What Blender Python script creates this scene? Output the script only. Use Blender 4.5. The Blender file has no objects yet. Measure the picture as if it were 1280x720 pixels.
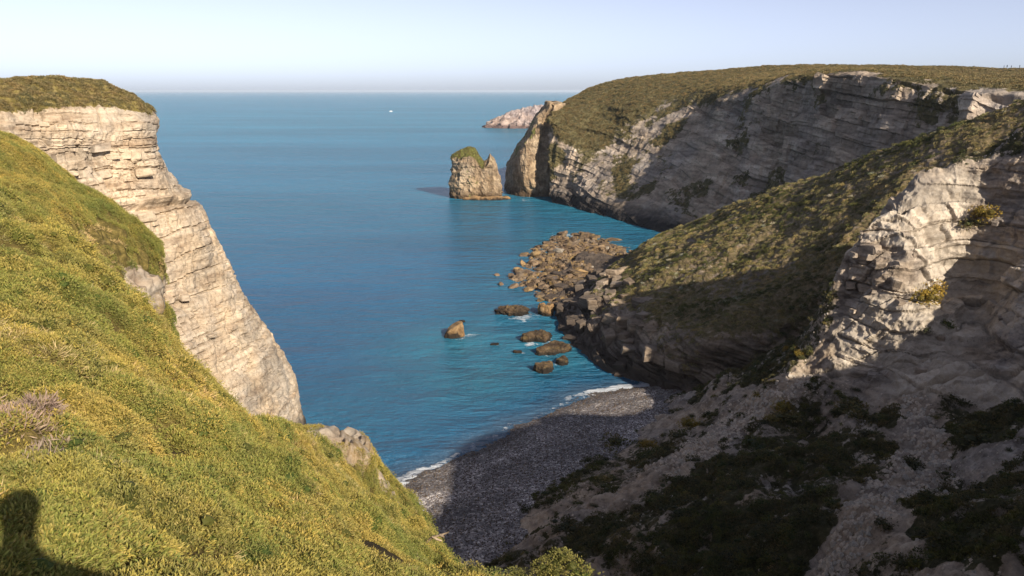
import bpy, bmesh, math, random
import numpy as np
from mathutils import Vector

# ------------------------------------------------------------------ camera, sky, sun
sc = bpy.context.scene
COL = sc.collection
EYE = 60.0
PITCH = math.atan((360 - 113.5) / 960.0)
CP, SP = math.cos(PITCH), math.sin(PITCH)
cam_data = bpy.data.cameras.new("camera")
cam = bpy.data.objects.new("camera", cam_data)
COL.objects.link(cam)
cam_data.sensor_width = 36.0
cam_data.lens = 27.0
cam_data.clip_start = 0.05
cam_data.clip_end = 200000.0
cam.location = (0, 0, EYE)
cam.rotation_euler = (math.pi / 2 - PITCH, 0, 0)
sc.camera = cam

SUN_AZ = math.radians(144.5)      # measured from +Y towards +X
SUN_EL = math.radians(28.4)
SUN = np.array([math.sin(SUN_AZ) * math.cos(SUN_EL), math.cos(SUN_AZ) * math.cos(SUN_EL), math.sin(SUN_EL)])

world = bpy.data.worlds.new("World")
sc.world = world
world.use_nodes = True
wn = world.node_tree
sky = wn.nodes.new("ShaderNodeTexSky")
sky.sky_type = 'NISHITA'
sky.sun_disc = False
sky.sun_elevation = SUN_EL
sky.sun_rotation = SUN_AZ
sky.altitude = 0
sky.air_density = 0.5
sky.dust_density = 0.82
sky.ozone_density = 2.0
bg = wn.nodes["Background"]
wb = wn.nodes.new("ShaderNodeHueSaturation")      # camera's cool white balance
wb.inputs["Saturation"].default_value = 0.50
wt = wn.nodes.new("ShaderNodeMix"); wt.data_type = 'RGBA'; wt.blend_type = 'MULTIPLY'
wt.inputs[0].default_value = 1.0
wt.inputs[7].default_value = (0.985, 0.975, 1.06, 1)
wn.links.new(sky.outputs[0], wb.inputs["Color"])
wn.links.new(wb.outputs[0], wt.inputs[6])
wn.links.new(wt.outputs[2], bg.inputs[0])
bg.inputs[1].default_value = 0.083

sd = bpy.data.lights.new("sun", 'SUN')
sd.energy = 4.1
sd.angle = math.radians(0.5)
sd.color = (1.0, 0.89, 0.73)
so = bpy.data.objects.new("sun", sd)
COL.objects.link(so)
so.rotation_euler = Vector(SUN).to_track_quat('Z', 'Y').to_euler()

sc.view_settings.view_transform = 'Standard'
sc.view_settings.look = 'None'
sc.view_settings.exposure = 0.95
sc.view_settings.gamma = 1.0
sc.cycles.max_bounces = 4
sc.cycles.diffuse_bounces = 3
sc.cycles.glossy_bounces = 2
sc.cycles.volume_bounces = 0
sc.cycles.transparent_max_bounces = 4

rng = np.random.default_rng(7)

# ------------------------------------------------------------------ geometry helpers
def P(px, py, Y=None, z=None):
    """point seen at pixel (px,py) of the 1280x720 photograph at forward distance Y, or at height z"""
    u = (px - 640) / 960.0
    v = (360 - py) / 960.0
    dy = CP + v * SP
    dz = -SP + v * CP
    if Y is None:
        Y = (z - EYE) * dy / dz
    return np.array([u * Y / dy, Y, EYE + dz * Y / dy])

def proj(p):
    p = np.asarray(p, float)
    x, y, z = p[..., 0], p[..., 1], p[..., 2] - EYE
    f = y * CP - z * SP
    f = np.where(f < 0.05, 0.05, f)
    return 640 + 960 * x / f, 360 - 960 * (y * SP + z * CP) / f

def hsh(ix, iy, iz, seed=0):
    M = np.uint64(0xFFFFFFFF)
    h = ((ix.astype(np.int64) * 374761393 + iy.astype(np.int64) * 668265263 + iz.astype(np.int64) * 2147483647 + seed * 1274126177)
         .astype(np.uint64) & M)
    h = ((h ^ (h >> np.uint64(13))) * np.uint64(1274126177)) & M
    h = ((h ^ (h >> np.uint64(16))) * np.uint64(2246822519)) & M
    h = h ^ (h >> np.uint64(15))
    return (h & np.uint64(0xFFFFFF)).astype(np.float64) / float(0xFFFFFF)

def noise(p, seed=0):
    """value noise in -1..1 of points p (..., 3)"""
    f = np.floor(p)
    w = p - f
    w = w * w * w * (w * (w * 6 - 15) + 10)
    i = f.astype(np.int64)
    x, y, z = i[..., 0], i[..., 1], i[..., 2]
    a, b, c = w[..., 0], w[..., 1], w[..., 2]
    def L(dz):
        n00 = hsh(x, y, z + dz, seed); n10 = hsh(x + 1, y, z + dz, seed)
        n01 = hsh(x, y + 1, z + dz, seed); n11 = hsh(x + 1, y + 1, z + dz, seed)
        m0 = n00 + (n10 - n00) * a; m1 = n01 + (n11 - n01) * a
        return m0 + (m1 - m0) * b
    l0 = L(0); l1 = L(1)
    return (l0 + (l1 - l0) * c) * 2 - 1

def fbm(p, octv=4, seed=0, gain=0.5, lac=2.03):
    s = 0.0; a = 1.0; t = 0.0
    for k in range(octv):
        s = s + a * noise(p, seed + 17 * k); t += a
        p = p * lac + 11.3; a *= gain
    return s / t * 1.5

def ridged(p, octv=4, seed=0):
    s = 0.0; a = 1.0; t = 0.0
    for k in range(octv):
        n = 1 - np.abs(noise(p, seed + 31 * k)); s = s + a * n * n; t += a
        p = p * 2.1 + 5.7; a *= 0.5
    return s / t

def sstep(a, b, x):
    t = np.clip((x - a) / (b - a), 0, 1)
    return t * t * (3 - 2 * t)

def inpoly(px, py, poly):
    r = np.zeros(np.shape(px), bool)
    n = len(poly)
    for k in range(n):
        x0, y0 = poly[k]; x1, y1 = poly[(k + 1) % n]
        if y0 == y1: continue
        c = ((y0 > py) != (y1 > py)) & (px < (x1 - x0) * (py - y0) / (y1 - y0) + x0)
        r ^= c
    return r

def polydist(px, py, poly):
    """signed distance in pixels, positive inside"""
    d = np.full(np.shape(px), 1e9)
    n = len(poly)
    for k in range(n):
        x0, y0 = poly[k]; x1, y1 = poly[(k + 1) % n]
        ex, ey = x1 - x0, y1 - y0
        t = np.clip(((px - x0) * ex + (py - y0) * ey) / (ex * ex + ey * ey + 1e-9), 0, 1)
        d = np.minimum(d, np.hypot(px - x0 - t * ex, py - y0 - t * ey))
    return np.where(inpoly(px, py, poly), d, -d)

def blocks(q, s, h, w, seed):
    """strata: per-block random protrusion 0..1 and closeness to a joint; q = layer height, s = run along the face"""
    lay = np.floor(q / h)
    fq = q / h - lay
    z0 = np.zeros_like(lay)
    ww = w * (0.6 + 0.9 * hsh(lay, z0, z0, seed + 3))
    ss = s / ww + 37 * hsh(lay, z0, z0, seed)
    b = np.floor(ss)
    fs = ss - b
    r = hsh(lay, b, z0, seed + 1)
    rl = hsh(lay, z0, z0 + 5, seed + 2)
    j = np.minimum(np.minimum(fq, 1 - fq) * h, np.minimum(fs, 1 - fs) * ww)
    return 0.62 * r + 0.38 * rl, j

def tone_of(b1, j1, b2, j2, crack=0.05):
    return 0.75 * (b1 - 0.5) + 0.6 * (b2 - 0.5) - 0.24 * (j2 < crack) * (b2 > 0.45) - 0.16 * (j1 < crack * 1.6)

def pchip(A, t, tq):
    """monotone cubic through A (n, m, 3) along axis 0"""
    h = np.diff(t)[:, None, None]
    d = np.diff(A, axis=0) / h
    m = np.zeros_like(A)
    a, b = d[:-1], d[1:]
    ok = a * b > 0
    w1 = 2 * h[1:] + h[:-1]; w2 = h[1:] + 2 * h[:-1]
    with np.errstate(divide='ignore', invalid='ignore'):
        hm = (w1 + w2) / (w1 / a + w2 / b)
    m[1:-1] = np.where(ok, hm, 0)
    m[0] = d[0]; m[-1] = d[-1]
    k = np.clip(np.searchsorted(t, tq, side='right') - 1, 0, len(t) - 2)
    hh = (t[k + 1] - t[k])[:, None, None]
    s = ((tq - t[k]) / (t[k + 1] - t[k]))[:, None, None]
    s2 = s * s; s3 = s2 * s
    return (2 * s3 - 3 * s2 + 1) * A[k] + (s3 - 2 * s2 + s) * hh * m[k] + (3 * s2 - 2 * s3) * A[k + 1] + (s3 - s2) * hh * m[k + 1]

def samples(counts):
    """parameters through index space with the given number of steps per interval"""
    out = []
    for k, c in enumerate(counts):
        out.append(k + np.arange(c) / c)
    out.append(np.array([len(counts)]))
    return np.concatenate(out)

def patch(rows, rc, cc):
    A = np.array(rows, float)
    def par(B):
        return np.concatenate([[0], np.cumsum(np.maximum(np.linalg.norm(np.diff(B, axis=0), axis=2).mean(1), 0.05))])
    t = par(A); ti = np.interp(samples(rc), np.arange(len(t)), t)
    B = pchip(A, t, ti)
    Bt = B.transpose(1, 0, 2)
    t = par(Bt); ti = np.interp(samples(cc), np.arange(len(t)), t)
    return pchip(Bt, t, ti).transpose(1, 0, 2)

def gnormals(G):
    du = np.gradient(G, axis=1); dv = np.gradient(G, axis=0)
    n = np.cross(du, dv)
    n /= np.linalg.norm(n, axis=2, keepdims=True) + 1e-9
    return n

def grid_mesh(name, G, mats, smooth=True, attrs=None, flip=False, keep=None):
    R, C = G.shape[:2]
    idx = np.arange(R * C).reshape(R, C)
    q = np.stack([idx[:-1, :-1], idx[:-1, 1:], idx[1:, 1:], idx[1:, :-1]], -1).reshape(-1, 4)
    if keep is not None:
        q = q[keep[q].all(1)]
    if flip: q = q[:, ::-1]
    me = bpy.data.meshes.new(name)
    V = G.reshape(-1, 3)
    me.vertices.add(len(V)); me.vertices.foreach_set("co", V.ravel().astype(np.float32))
    me.loops.add(len(q) * 4); me.loops.foreach_set("vertex_index", q.ravel().astype(np.int32))
    me.polygons.add(len(q))
    me.polygons.foreach_set("loop_start", np.arange(0, len(q) * 4, 4, dtype=np.int32))
    me.polygons.foreach_set("use_smooth", np.full(len(q), bool(smooth)))
    me.update(calc_edges=True)
    for k, a in (attrs or {}).items():
        at = me.attributes.new(k, 'FLOAT', 'POINT')
        at.data.foreach_set("value", np.ascontiguousarray(a, np.float32).ravel())
    for m in mats: me.materials.append(m)
    return me

def link(name, me, parent=None, label=None, cat=None, group=None, kind=None, loc=None):
    o = bpy.data.objects.new(name, me)
    COL.objects.link(o)
    if parent is not None: o.parent = parent
    if loc is not None: o.location = loc
    if label: o["label"] = label
    if cat: o["category"] = cat
    if group: o["group"] = group
    if kind: o["kind"] = kind
    return o

def face_mesh(name, V, F, mats, smooth=False, fattr=None, vattr=None):
    me = bpy.data.meshes.new(name)
    me.from_pydata([tuple(v) for v in V], [], [tuple(f) for f in F])
    if smooth: me.polygons.foreach_set("use_smooth", np.ones(len(F), bool))
    for k, a in (vattr or {}).items():
        at = me.attributes.new(k, 'FLOAT', 'POINT')
        at.data.foreach_set("value", np.asarray(a, np.float32))
    for m in mats: me.materials.append(m)
    me.update()
    return me

# ------------------------------------------------------------------ materials
class NT:
    def __init__(s, name):
        s.m = bpy.data.materials.new(name); s.m.use_nodes = True
        s.t = s.m.node_tree; s.n = s.t.nodes
        s.b = s.n["Principled BSDF"]
    def node(s, t, **kw):
        n = s.n.new(t)
        for k, v in kw.items(): setattr(n, k, v)
        return n
    def ln(s, a, b): s.t.links.new(a, b)
    def pos(s):
        return s.node("ShaderNodeNewGeometry").outputs["Position"]
    def mapped(s, src, scale, rot=(0, 0, 0)):
        m = s.node("ShaderNodeMapping"); s.ln(src, m.inputs[0])
        m.inputs["Scale"].default_value = scale; m.inputs["Rotation"].default_value = rot
        return m.outputs[0]
    def noise(s, vec, scale, detail=4, rough=0.6, dist=0.0):
        n = s.node("ShaderNodeTexNoise"); s.ln(vec, n.inputs["Vector"])
        n.inputs["Scale"].default_value = scale; n.inputs["Detail"].default_value = detail
        n.inputs["Roughness"].default_value = rough; n.inputs["Distortion"].default_value = dist
        return n.outputs["Fac"]
    def ramp(s, fac, stops):
        r = s.node("ShaderNodeValToRGB"); s.ln(fac, r.inputs[0])
        e = r.color_ramp.elements
        while len(e) < len(stops): e.new(0.5)
        for k, (p, c) in enumerate(stops):
            e[k].position = p
            e[k].color = (c, c, c, 1) if not isinstance(c, (tuple, list)) else (*c, 1)
        return r.outputs[0]
    def mix(s, fac, a, b, mode='MIX'):
        m = s.node("ShaderNodeMix", data_type='RGBA', blend_type=mode)
        for i, v in ((0, fac), (6, a), (7, b)):
            if hasattr(v, "links"): s.ln(v, m.inputs[i])
            elif i == 0: m.inputs[0].default_value = v
            else: m.inputs[i].default_value = (*v, 1)
        return m.outputs[2]
    def math(s, op, a, b=0.0, clamp=False):
        m = s.node("ShaderNodeMath", operation=op, use_clamp=clamp)
        for i, v in ((0, a), (1, b)):
            if hasattr(v, "links"): s.ln(v, m.inputs[i])
            else: m.inputs[i].default_value = v
        return m.outputs[0]
    def attr(s, name):
        return s.node("ShaderNodeAttribute", attribute_name=name).outputs["Fac"]
    def bump(s, h, strength, dist):
        b = s.node("ShaderNodeBump"); s.ln(h, b.inputs["Height"])
        b.inputs["Strength"].default_value = strength; b.inputs["Distance"].default_value = dist
        s.ln(b.outputs[0], s.b.inputs["Normal"])
    def out(s, color, rough=0.9, spec=0.2):
        if hasattr(color, "links"): s.ln(color, s.b.inputs["Base Color"])
        else: s.b.inputs["Base Color"].default_value = (*color, 1)
        s.b.inputs["Roughness"].default_value = rough
        s.b.inputs["Specular IOR Level"].default_value = spec
        return s.m

def ground_mat(name, rock, veg, sc_rock=1.0, sc_veg=1.0, wet=None, lich=None, grain=(0.5, 0.5, 3.5), attr_veg=True, bumpd=0.25, soil_shade=None, pale=None):
    """rock: three colours dark to pale; veg: three colours; attribute veg mixes them"""
    n = NT(name)
    p = n.pos()
    st = n.mapped(p, tuple(g * sc_rock for g in grain))
    f1 = n.noise(st, 0.5, 5, 0.65, 0.4)
    c = n.ramp(f1, [(0.32, rock[0]), (0.5, rock[1]), (0.68, rock[2])])
    f2 = n.noise(p, 1.7 * sc_rock, 5, 0.7)
    c = n.mix(1.0, c, n.ramp(f2, [(0.3, 0.62), (0.5, 1.0), (0.75, 1.18)]), 'MULTIPLY')
    f3 = n.noise(p, 0.11 * sc_rock, 3, 0.6)
    c = n.mix(1.0, c, n.ramp(f3, [(0.35, (0.82, 0.84, 0.9)), (0.6, (1.08, 1.02, 0.95))]), 'MULTIPLY')
    tn = n.math('ADD', n.math('MULTIPLY', n.attr('tone'), 0.85), 1.0)
    tc_ = n.node('ShaderNodeCombineColor')
    for k_ in range(3): n.ln(tn, tc_.inputs[k_])
    c = n.mix(1.0, c, tc_.outputs[0], 'MULTIPLY')
    if lich is not None:
        f4 = n.noise(p, 0.35 * sc_rock, 6, 0.7)
        c = n.mix(n.ramp(f4, [(0.52, 0.0), (0.62, 0.75)]), c, lich)
    if wet is not None:
        sx = n.node("ShaderNodeSeparateXYZ"); n.ln(p, sx.inputs[0])
        h = n.math('ADD', sx.outputs[2], n.math('MULTIPLY', n.noise(p, 0.3, 4), -5.0))
        h = n.math('ADD', h, 2.5)
        hw = n.node("ShaderNodeMapRange"); n.ln(h, hw.inputs[0])
        hw.inputs[1].default_value = wet[1]; hw.inputs[2].default_value = wet[2]
        hw.inputs[3].default_value = 1; hw.inputs[4].default_value = 0
        c = n.mix(hw.outputs[0], c, wet[0])
    if attr_veg:
        g1 = n.noise(p, 1.3 * sc_veg, 5, 0.7)
        vc = n.ramp(g1, [(0.34, veg[0]), (0.5, veg[1]), (0.66, veg[2])])
        a = n.attr("veg")
        g2 = n.noise(p, 0.8 * sc_veg, 6, 0.72)
        a = n.math('ADD', a, n.math('MULTIPLY', n.math('SUBTRACT', g2, 0.5), 1.5))
        c = n.mix(n.ramp(a, [(0.45, 0.0), (0.55, 1.0)]), c, vc)
    if soil_shade is not None: c = n.mix(n.attr("soil_shade"), c, soil_shade)
    if pale is not None:
        pc = n.ramp(n.noise(p, 0.9, 6, 0.7), [(0.3, pale[0]), (0.5, pale[1]), (0.7, pale[2])])
        pc = n.mix(1.0, pc, tc_.outputs[0], 'MULTIPLY')
        c = n.mix(n.math('MULTIPLY', n.attr("pale"), 0.75), c, pc)
    n.bump(n.noise(p, 2.2 * sc_rock, 6, 0.7), 0.7, bumpd)
    return n.out(c, 0.92, 0.15)

def simple_mat(name, cols, scale=1.0, rough=0.9, bumpd=0.05, spec=0.2):
    n = NT(name)
    tc = n.node("ShaderNodeTexCoord").outputs["Object"]
    f = n.noise(tc, scale, 6, 0.68)
    c = n.ramp(f, [(0.3, cols[0]), (0.5, cols[1]), (0.7, cols[2])])
    rn = n.node("ShaderNodeObjectInfo").outputs["Random"]
    c = n.mix(1.0, c, n.ramp(rn, [(0.0, (0.75, 0.78, 0.8)), (1.0, (1.2, 1.12, 1.05))]), 'MULTIPLY')
    n.bump(n.noise(tc, scale * 3, 5, 0.7), 0.6, bumpd)
    return n.out(c, rough, spec)

def leaf_mat(name, cols, tip, tipmix=0.6, vary=0.3, rough=0.75):
    """foliage: colour from per-leaf attribute 'hue', tips from attribute 'tip', varied per plant"""
    n = NT(name)
    h = n.attr("hue")
    k = len(cols) - 1
    c = n.ramp(h, [(i / k, col) for i, col in enumerate(cols)])
    c = n.mix(n.math('MULTIPLY', n.attr("tip"), tipmix), c, tip)
    rn = n.node("ShaderNodeObjectInfo").outputs["Random"]
    c = n.mix(1.0, c, n.ramp(rn, [(0, (1 - vary, 1 - vary * .8, 1 - vary * .6)), (0.5, (1, 1, 1)), (1, (1 + vary, 1 + vary * .75, 1 + vary * .3))]), 'MULTIPLY')
    p = n.pos()
    f = n.noise(p, 0.35, 3, 0.6)
    c = n.mix(1.0, c, n.ramp(f, [(0.35, (0.8, 0.9, 0.85)), (0.65, (1.2, 1.08, 1.0))]), 'MULTIPLY')
    return n.out(c, rough, 0.25)

M = {}
CREAM = ((0.27, 0.205, 0.145), (0.405, 0.335, 0.25), (0.50, 0.43, 0.335))
M['cliff'] = ground_mat("pale_cliff_rock", CREAM, ((0.09, 0.07, 0.02), (0.16, 0.125, 0.04), (0.23, 0.18, 0.075)), 1.0, 1.2,
                        grain=(0.25, 0.25, 2.2), wet=((0.05, 0.045, 0.04), 1.5, 4.5))
M['headland'] = ground_mat("headland_rock", ((0.16, 0.13, 0.10), (0.30, 0.25, 0.20), (0.45, 0.385, 0.31)),
                           ((0.055, 0.05, 0.024), (0.095, 0.08, 0.036), (0.15, 0.12, 0.058)), 0.35, 0.5,
                           grain=(0.3, 0.3, 2.2), wet=((0.03, 0.026, 0.025), 3.0, 9.0), bumpd=0.9)
M['ridge'] = ground_mat("ridge_ground", ((0.13, 0.10, 0.075), (0.23, 0.185, 0.14), (0.36, 0.30, 0.235)),
                        ((0.075, 0.065, 0.03), (0.14, 0.11, 0.055), (0.25, 0.18, 0.105)), 0.6, 0.8,
                        grain=(0.25, 0.25, 2.6), wet=((0.07, 0.055, 0.045), 1.5, 8.0), bumpd=0.5)
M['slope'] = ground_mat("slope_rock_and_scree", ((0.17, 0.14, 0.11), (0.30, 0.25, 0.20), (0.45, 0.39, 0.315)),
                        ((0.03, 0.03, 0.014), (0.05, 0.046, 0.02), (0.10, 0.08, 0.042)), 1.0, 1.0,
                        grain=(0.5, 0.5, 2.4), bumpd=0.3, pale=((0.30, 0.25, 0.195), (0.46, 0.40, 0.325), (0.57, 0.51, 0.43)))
M['hill'] = ground_mat("heath_soil_and_rock", CREAM, ((0.055, 0.045, 0.014), (0.11, 0.085, 0.025), (0.20, 0.15, 0.05)), 1.3, 2.5,
                       grain=(0.6, 0.6, 1.8), lich=(0.20, 0.13, 0.05), bumpd=0.12, soil_shade=(0.035, 0.026, 0.013))
M['beach'] = None

# ------------------------------------------------------------------ near ground: one height function (thin plate through surveyed points)
HP = []
def hp(*pts):
    for p in pts: HP.append(np.asarray(p, float))
# near grass slope, left
hp(P(0, 720, 2.5), P(0, 600, 4.2), P(0, 500, 6.5), P(0, 400, 10), P(0, 300, 19), P(45, 286, 22))
hp(P(100, 720, 2.7), P(100, 600, 4.7), P(100, 500, 7), P(100, 400, 11), P(100, 345, 17), P(112, 322, 21))
hp(P(200, 720, 3.0), P(200, 600, 5.5), P(200, 500, 8.5), P(200, 440, 12), P(198, 412, 16))
hp(P(155, 362, 19))
hp(P(300, 720, 3.6), P(300, 620, 7), P(300, 560, 12), P(290, 525, 18))
hp(P(215, 470, 22), P(245, 508, 25), P(300, 528, 29), P(345, 541, 33))
hp(P(235, 505, 15), P(237, 482, 19), P(224, 452, 17.5), P(214, 438, 16.8), P(265, 508, 20), P(285, 524, 22))
hp(P(330, 545, 15), P(360, 575, 14), P(372, 550, 20))
hp(P(400, 720, 4.5), P(400, 650, 7.5), P(400, 600, 13), P(400, 570, 22), P(395, 548, 33))
hp(P(440, 548, 40), P(475, 592, 37), P(493, 645, 33), P(432, 605, 24), P(448, 648, 17))
hp(P(480, 725, 6.5), P(482, 692, 12), P(502, 668, 20), P(530, 702, 16), P(590, 742, 11), P(590, 795, 6), P(640, 752, 11.5))
hp(P(690, 766, 11), P(770, 785, 10.5), P(700, 820, 6))
hp((0, 0.1, 58.4), (0, 1.6, 57.9), (-3, 0, 58.5), (2.5, 0, 58.2), (0.3, -0.5, 58.76), (0, -3, 59.1), (6, 2, 56.6))
# hollow behind the first brow, then the second spur
hp(P(110, 352, 27), P(160, 400, 25), P(190, 440, 23), P(50, 330, 28), P(225, 490, 27), P(262, 535, 31), P(205, 450, 19.5), P(300, 560, 35), P(350, 590, 40))
hp((-34, 46, 48), (-24, 44, 42), (-42, 62, 42), (-28, 62, 30), (-20, 58, 28), (-12, 55, 27), (-58, 62, 48), (-30, 75, 16), (-15, 75, 10), (-60, 80, 30), (-6, 50, 27), (-1, 46, 22))
# wider plateau round the camera
hp((-32, 5, 60), (-32, 20, 59), (-48, 38, 58.5), (-12, -6, 59.3), (-30, -30, 61.5), (0, -20, 60.0), (30, -35, 61.5), (16, -8, 57.8), (-70, 10, 61), (-70, 45, 59), (-60, -50, 62), (40, -60, 62))
# gully between the camera and the right-hand slope
hp((1, 22, 42), (0, 33, 31), (-2, 60, 9), (-6, 75, 3.5), (3, 40, 20), (8, 26, 30), (14, 13, 42), (20, 4, 50))
# foot of the right-hand slope on the beach
FOOT = [P(605, 692, z=1.8), P(640, 655, z=1.8), P(690, 610, z=1.8), P(740, 570, z=1.8), P(790, 535, z=1.6), P(828, 497, z=1.2)]
hp(*FOOT)
for f in FOOT[:5]: hp(f + np.array([-6, 4, -3.2]))
hp(P(700, 720, 75), P(640, 690, 84), P(740, 650, 86), P(800, 600, 98), P(900, 600, 88), P(1000, 600, 80), P(1100, 600, 74), P(1280, 600, 66))
hp(P(900, 720, 61), P(1100, 720, 52), P(1280, 720, 46), P(850, 540, 117), P(900, 520, 115), P(1000, 520, 104), P(1100, 520, 96), P(1280, 520, 84))
hp(P(1000, 472, 112), P(1100, 450, 107), P(1200, 450, 100), P(1280, 450, 94))
hp(P(1062, 385, 116), P(1280, 390, 103))
hp(P(1066, 296, 121), P(1110, 300, 116), P(1112, 370, 111), P(1160, 300, 115.5), P(1165, 380, 109), P(1200, 330, 117), P(1215, 400, 110), P(1250, 320, 115), P(1280, 300, 111))
hp(P(1130, 245, 124), P(1200, 224, 121), P(1280, 209, 116))
hp(P(880, 492, 131), P(940, 452, 130), P(1000, 425, 127), P(1045, 392, 124))
# far side of that crest, down to the valley below the ridge
hp(P(900, 470, 150) + [0, 4, -4], P(980, 430, 148) + [0, 4, -5], P(1050, 370, 148) + [0, 4, -6], P(1150, 280, 146) + [0, 4, -7], P(1280, 200, 142) + [0, 4, -6])
hp((36, 160, -5), (60, 165, 4), (80, 165, 18), (100, 160, 30))
# unseen land right of the frame, heights shaped to shade slope and beach
hp((50, 22, 52.5), (42, 5, 57), (58, 36, 55.5), (62, 20, 67), (74, 86, 39), (90, 62, 53), (88, 108, 47), (100, 100, 51), (82, 30, 67), (112, 70, 62), (122, 100, 58), (70, -5, 61), (74, 137, 29), (84, 136, 36), (95, 130, 43), (106, 128, 47), (140, 60, 64), (100, 0, 63), (150, 110, 63), (140, 140, 60), (90, -50, 63))
HP = np.array(HP)

def tps_fit(pts, lam=0.02):
    xy = pts[:, :2] / 50.0; n = len(pts)
    d2 = ((xy[:, None] - xy[None]) ** 2).sum(-1)
    K = 0.5 * d2 * np.log(d2 + 1e-12) + lam * 0.01 * np.eye(n)
    Q = np.hstack([np.ones((n, 1)), xy])
    A = np.zeros((n + 3, n + 3)); A[:n, :n] = K; A[:n, n:] = Q; A[n:, :n] = Q.T
    return np.linalg.solve(A, np.concatenate([pts[:, 2], [0, 0, 0]]))
TW = tps_fit(HP)
def H(x, y):
    sh = np.shape(x)
    q = np.stack([np.ravel(x), np.ravel(y)], -1) / 50.0
    out = np.empty(len(q))
    C = HP[:, :2] / 50.0; n = len(HP)
    for k in range(0, len(q), 20000):
        a = q[k:k + 20000]
        d2 = ((a[:, None] - C[None]) ** 2).sum(-1)
        out[k:k + 20000] = (0.5 * d2 * np.log(d2 + 1e-12)) @ TW[:n] + TW[n] + a @ TW[n + 1:]
    return out.reshape(sh)

SURF = {}      # name -> (G, N) for scattering

# ------------------------------------------------------------------ near hillside
th = np.concatenate([np.linspace(-180, -52, 50)[:-1], np.linspace(-52, 16, 480)[:-1], np.linspace(16, 180, 70)])
th = np.radians(th)
rr = 0.35 * (95 / 0.35) ** np.linspace(0, 1, 340)
RR, TH = np.meshgrid(rr, th, indexing='ij')
X = RR * np.sin(TH); Y = RR * np.cos(TH)
Zb = H(X, Y)
base = np.stack([X, Y, Zb], -1)
qx, qy = proj(base)
ROCK_LIP = [(378, 540), (400, 536), (440, 538), (462, 565), (470, 590), (510, 640), (500, 650), (478, 620), (440, 590), (420, 575), (385, 556)]
rockm = sstep(-4, 8, polydist(qx, qy, ROCK_LIP)) * sstep(24, 30, Y)
cush = np.abs(noise(base * [0.75, 0.75, 0.2] + 0.5 * fbm(base * 0.4, 2, 6)[..., None], 14)) ** 0.7
cush2 = np.abs(noise(base * [1.9, 1.9, 0.4] + 9.1, 15)) ** 0.8
lump = fbm(base * [0.3, 0.3, 0.3], 3, 3) * np.clip(RR * 0.02, 0.03, 0.4) + (cush - 0.5) * np.clip(0.10 + RR * 0.034, 0.1, 0.6) + (cush2 - 0.45) * np.clip(0.05 + RR * 0.014, 0.05, 0.25)
rk, rj = blocks(base[..., 2] + 0.2 * base[..., 0] + 0.4 * fbm(base * 0.3, 3, 2), base[..., 0] * 0.8 + base[..., 1] * 0.6, 0.75, 1.6, 5)
Zh = Zb + lump * (1 - rockm) + rockm * (0.6 * rk + 0.5 * ridged(base * 0.8, 3, 4) - 0.3 * (rj < 0.06))
off = rockm * (rk - 0.3) * 0.9
Gh = np.stack([X + off, Y - off * 0.3, Zh], -1)
hveg = 1.0 - rockm
soil_shade = sstep(0.30, 0.12, cush) * (1 - rockm)  # bare soil plus shade between cushions, painted dark into the creases
DRY = [(195, 440), (225, 455), (270, 510), (275, 540), (240, 525), (205, 480)]
dry = sstep(-8, 10, polydist(qx, qy, DRY)) * (Y < 30)
SURF['hill'] = (Gh, gnormals(Gh), dict(rock=rockm, dry=dry, cush=cush, cush2=cush2, px=qx, py=qy))
hkeep = ~((Y > 38) & (X > -3))
link("hillside", grid_mesh("hillside", Gh, [M['hill']], True, dict(veg=hveg, soil_shade=soil_shade), keep=hkeep.ravel()), kind='structure',
     label="steep heath covered hillside dropping away in the foreground")


# second grassy spur beyond the first brow
SPC = [
    [P(-200, 120, 44), P(-190, 190, 36), P(-180, 240, 31), P(-170, 290, 27)],
    [P(0, 177, 45), P(0, 222, 38.5), P(8, 260, 33.5), P(20, 320, 30)],
    [P(50, 204, 46), P(55, 236, 41), P(64, 268, 36.5), P(74, 330, 32)],
    [P(95, 233, 47), P(98, 256, 43.5), P(102, 283, 40), P(120, 355, 35)],
    [P(150, 267, 47.5), P(150, 286, 46), P(146, 308, 43.5), P(155, 385, 38)],
    [P(192, 297, 48), P(190, 313, 47.2), P(187, 336, 45.5), P(192, 425, 42)],
    [P(198, 306, 50), P(199, 326, 50), P(200, 352, 49.5), P(222, 450, 47)],
    [P(186, 312, 57), P(188, 340, 57), P(192, 375, 56), P(212, 470, 54)]]
SB = [0, 0, -2, -4, -7, -10, -12, -12]
rows = [[c[0] + [-5 + 1.3 * b, 20 + b, -9] for c, b in zip(SPC, SB)], [c[0] + [-2.5 + 0.45 * b, 8 + 0.3 * b, -1.4] for c, b in zip(SPC, SB)]] + [[c[k] for c in SPC] for k in range(4)] + [[c[3] + [2, -1, -14] for c in SPC]]
A = patch(rows, [8, 16, 60, 50, 60, 14], [20, 50, 50, 60, 50, 26, 14])
A0 = A.copy(); N = gnormals(A)
if N[60, 100, 2] < 0: N = -N
ax, ay = proj(A)
BAREP = [(72, 278), (100, 276), (128, 262), (150, 275), (165, 300), (192, 312), (205, 330), (205, 460), (120, 400), (60, 330)]
bare = sstep(-8, 10, polydist(ax, ay, BAREP) + 10 * fbm(A * 0.5, 3, 4)) * (A[..., 1] < 52)
RK = [(150, 336), (172, 332), (198, 345), (215, 370), (190, 400), (150, 375)]
rkm = sstep(-4, 5, polydist(ax, ay, RK))
b1, _ = blocks(A[..., 2] + 0.2 * A[..., 0], A[..., 0] + A[..., 1] * 0.5, 0.8, 1.6, 88)
A = A + N * (0.35 * fbm(A * 0.5, 4, 81) + 0.5 * bare * (fbm(A * [0.9, 0.9, 0.35], 4, 82)) + 0.9 * rkm * (b1 - 0.4))[..., None]
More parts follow.
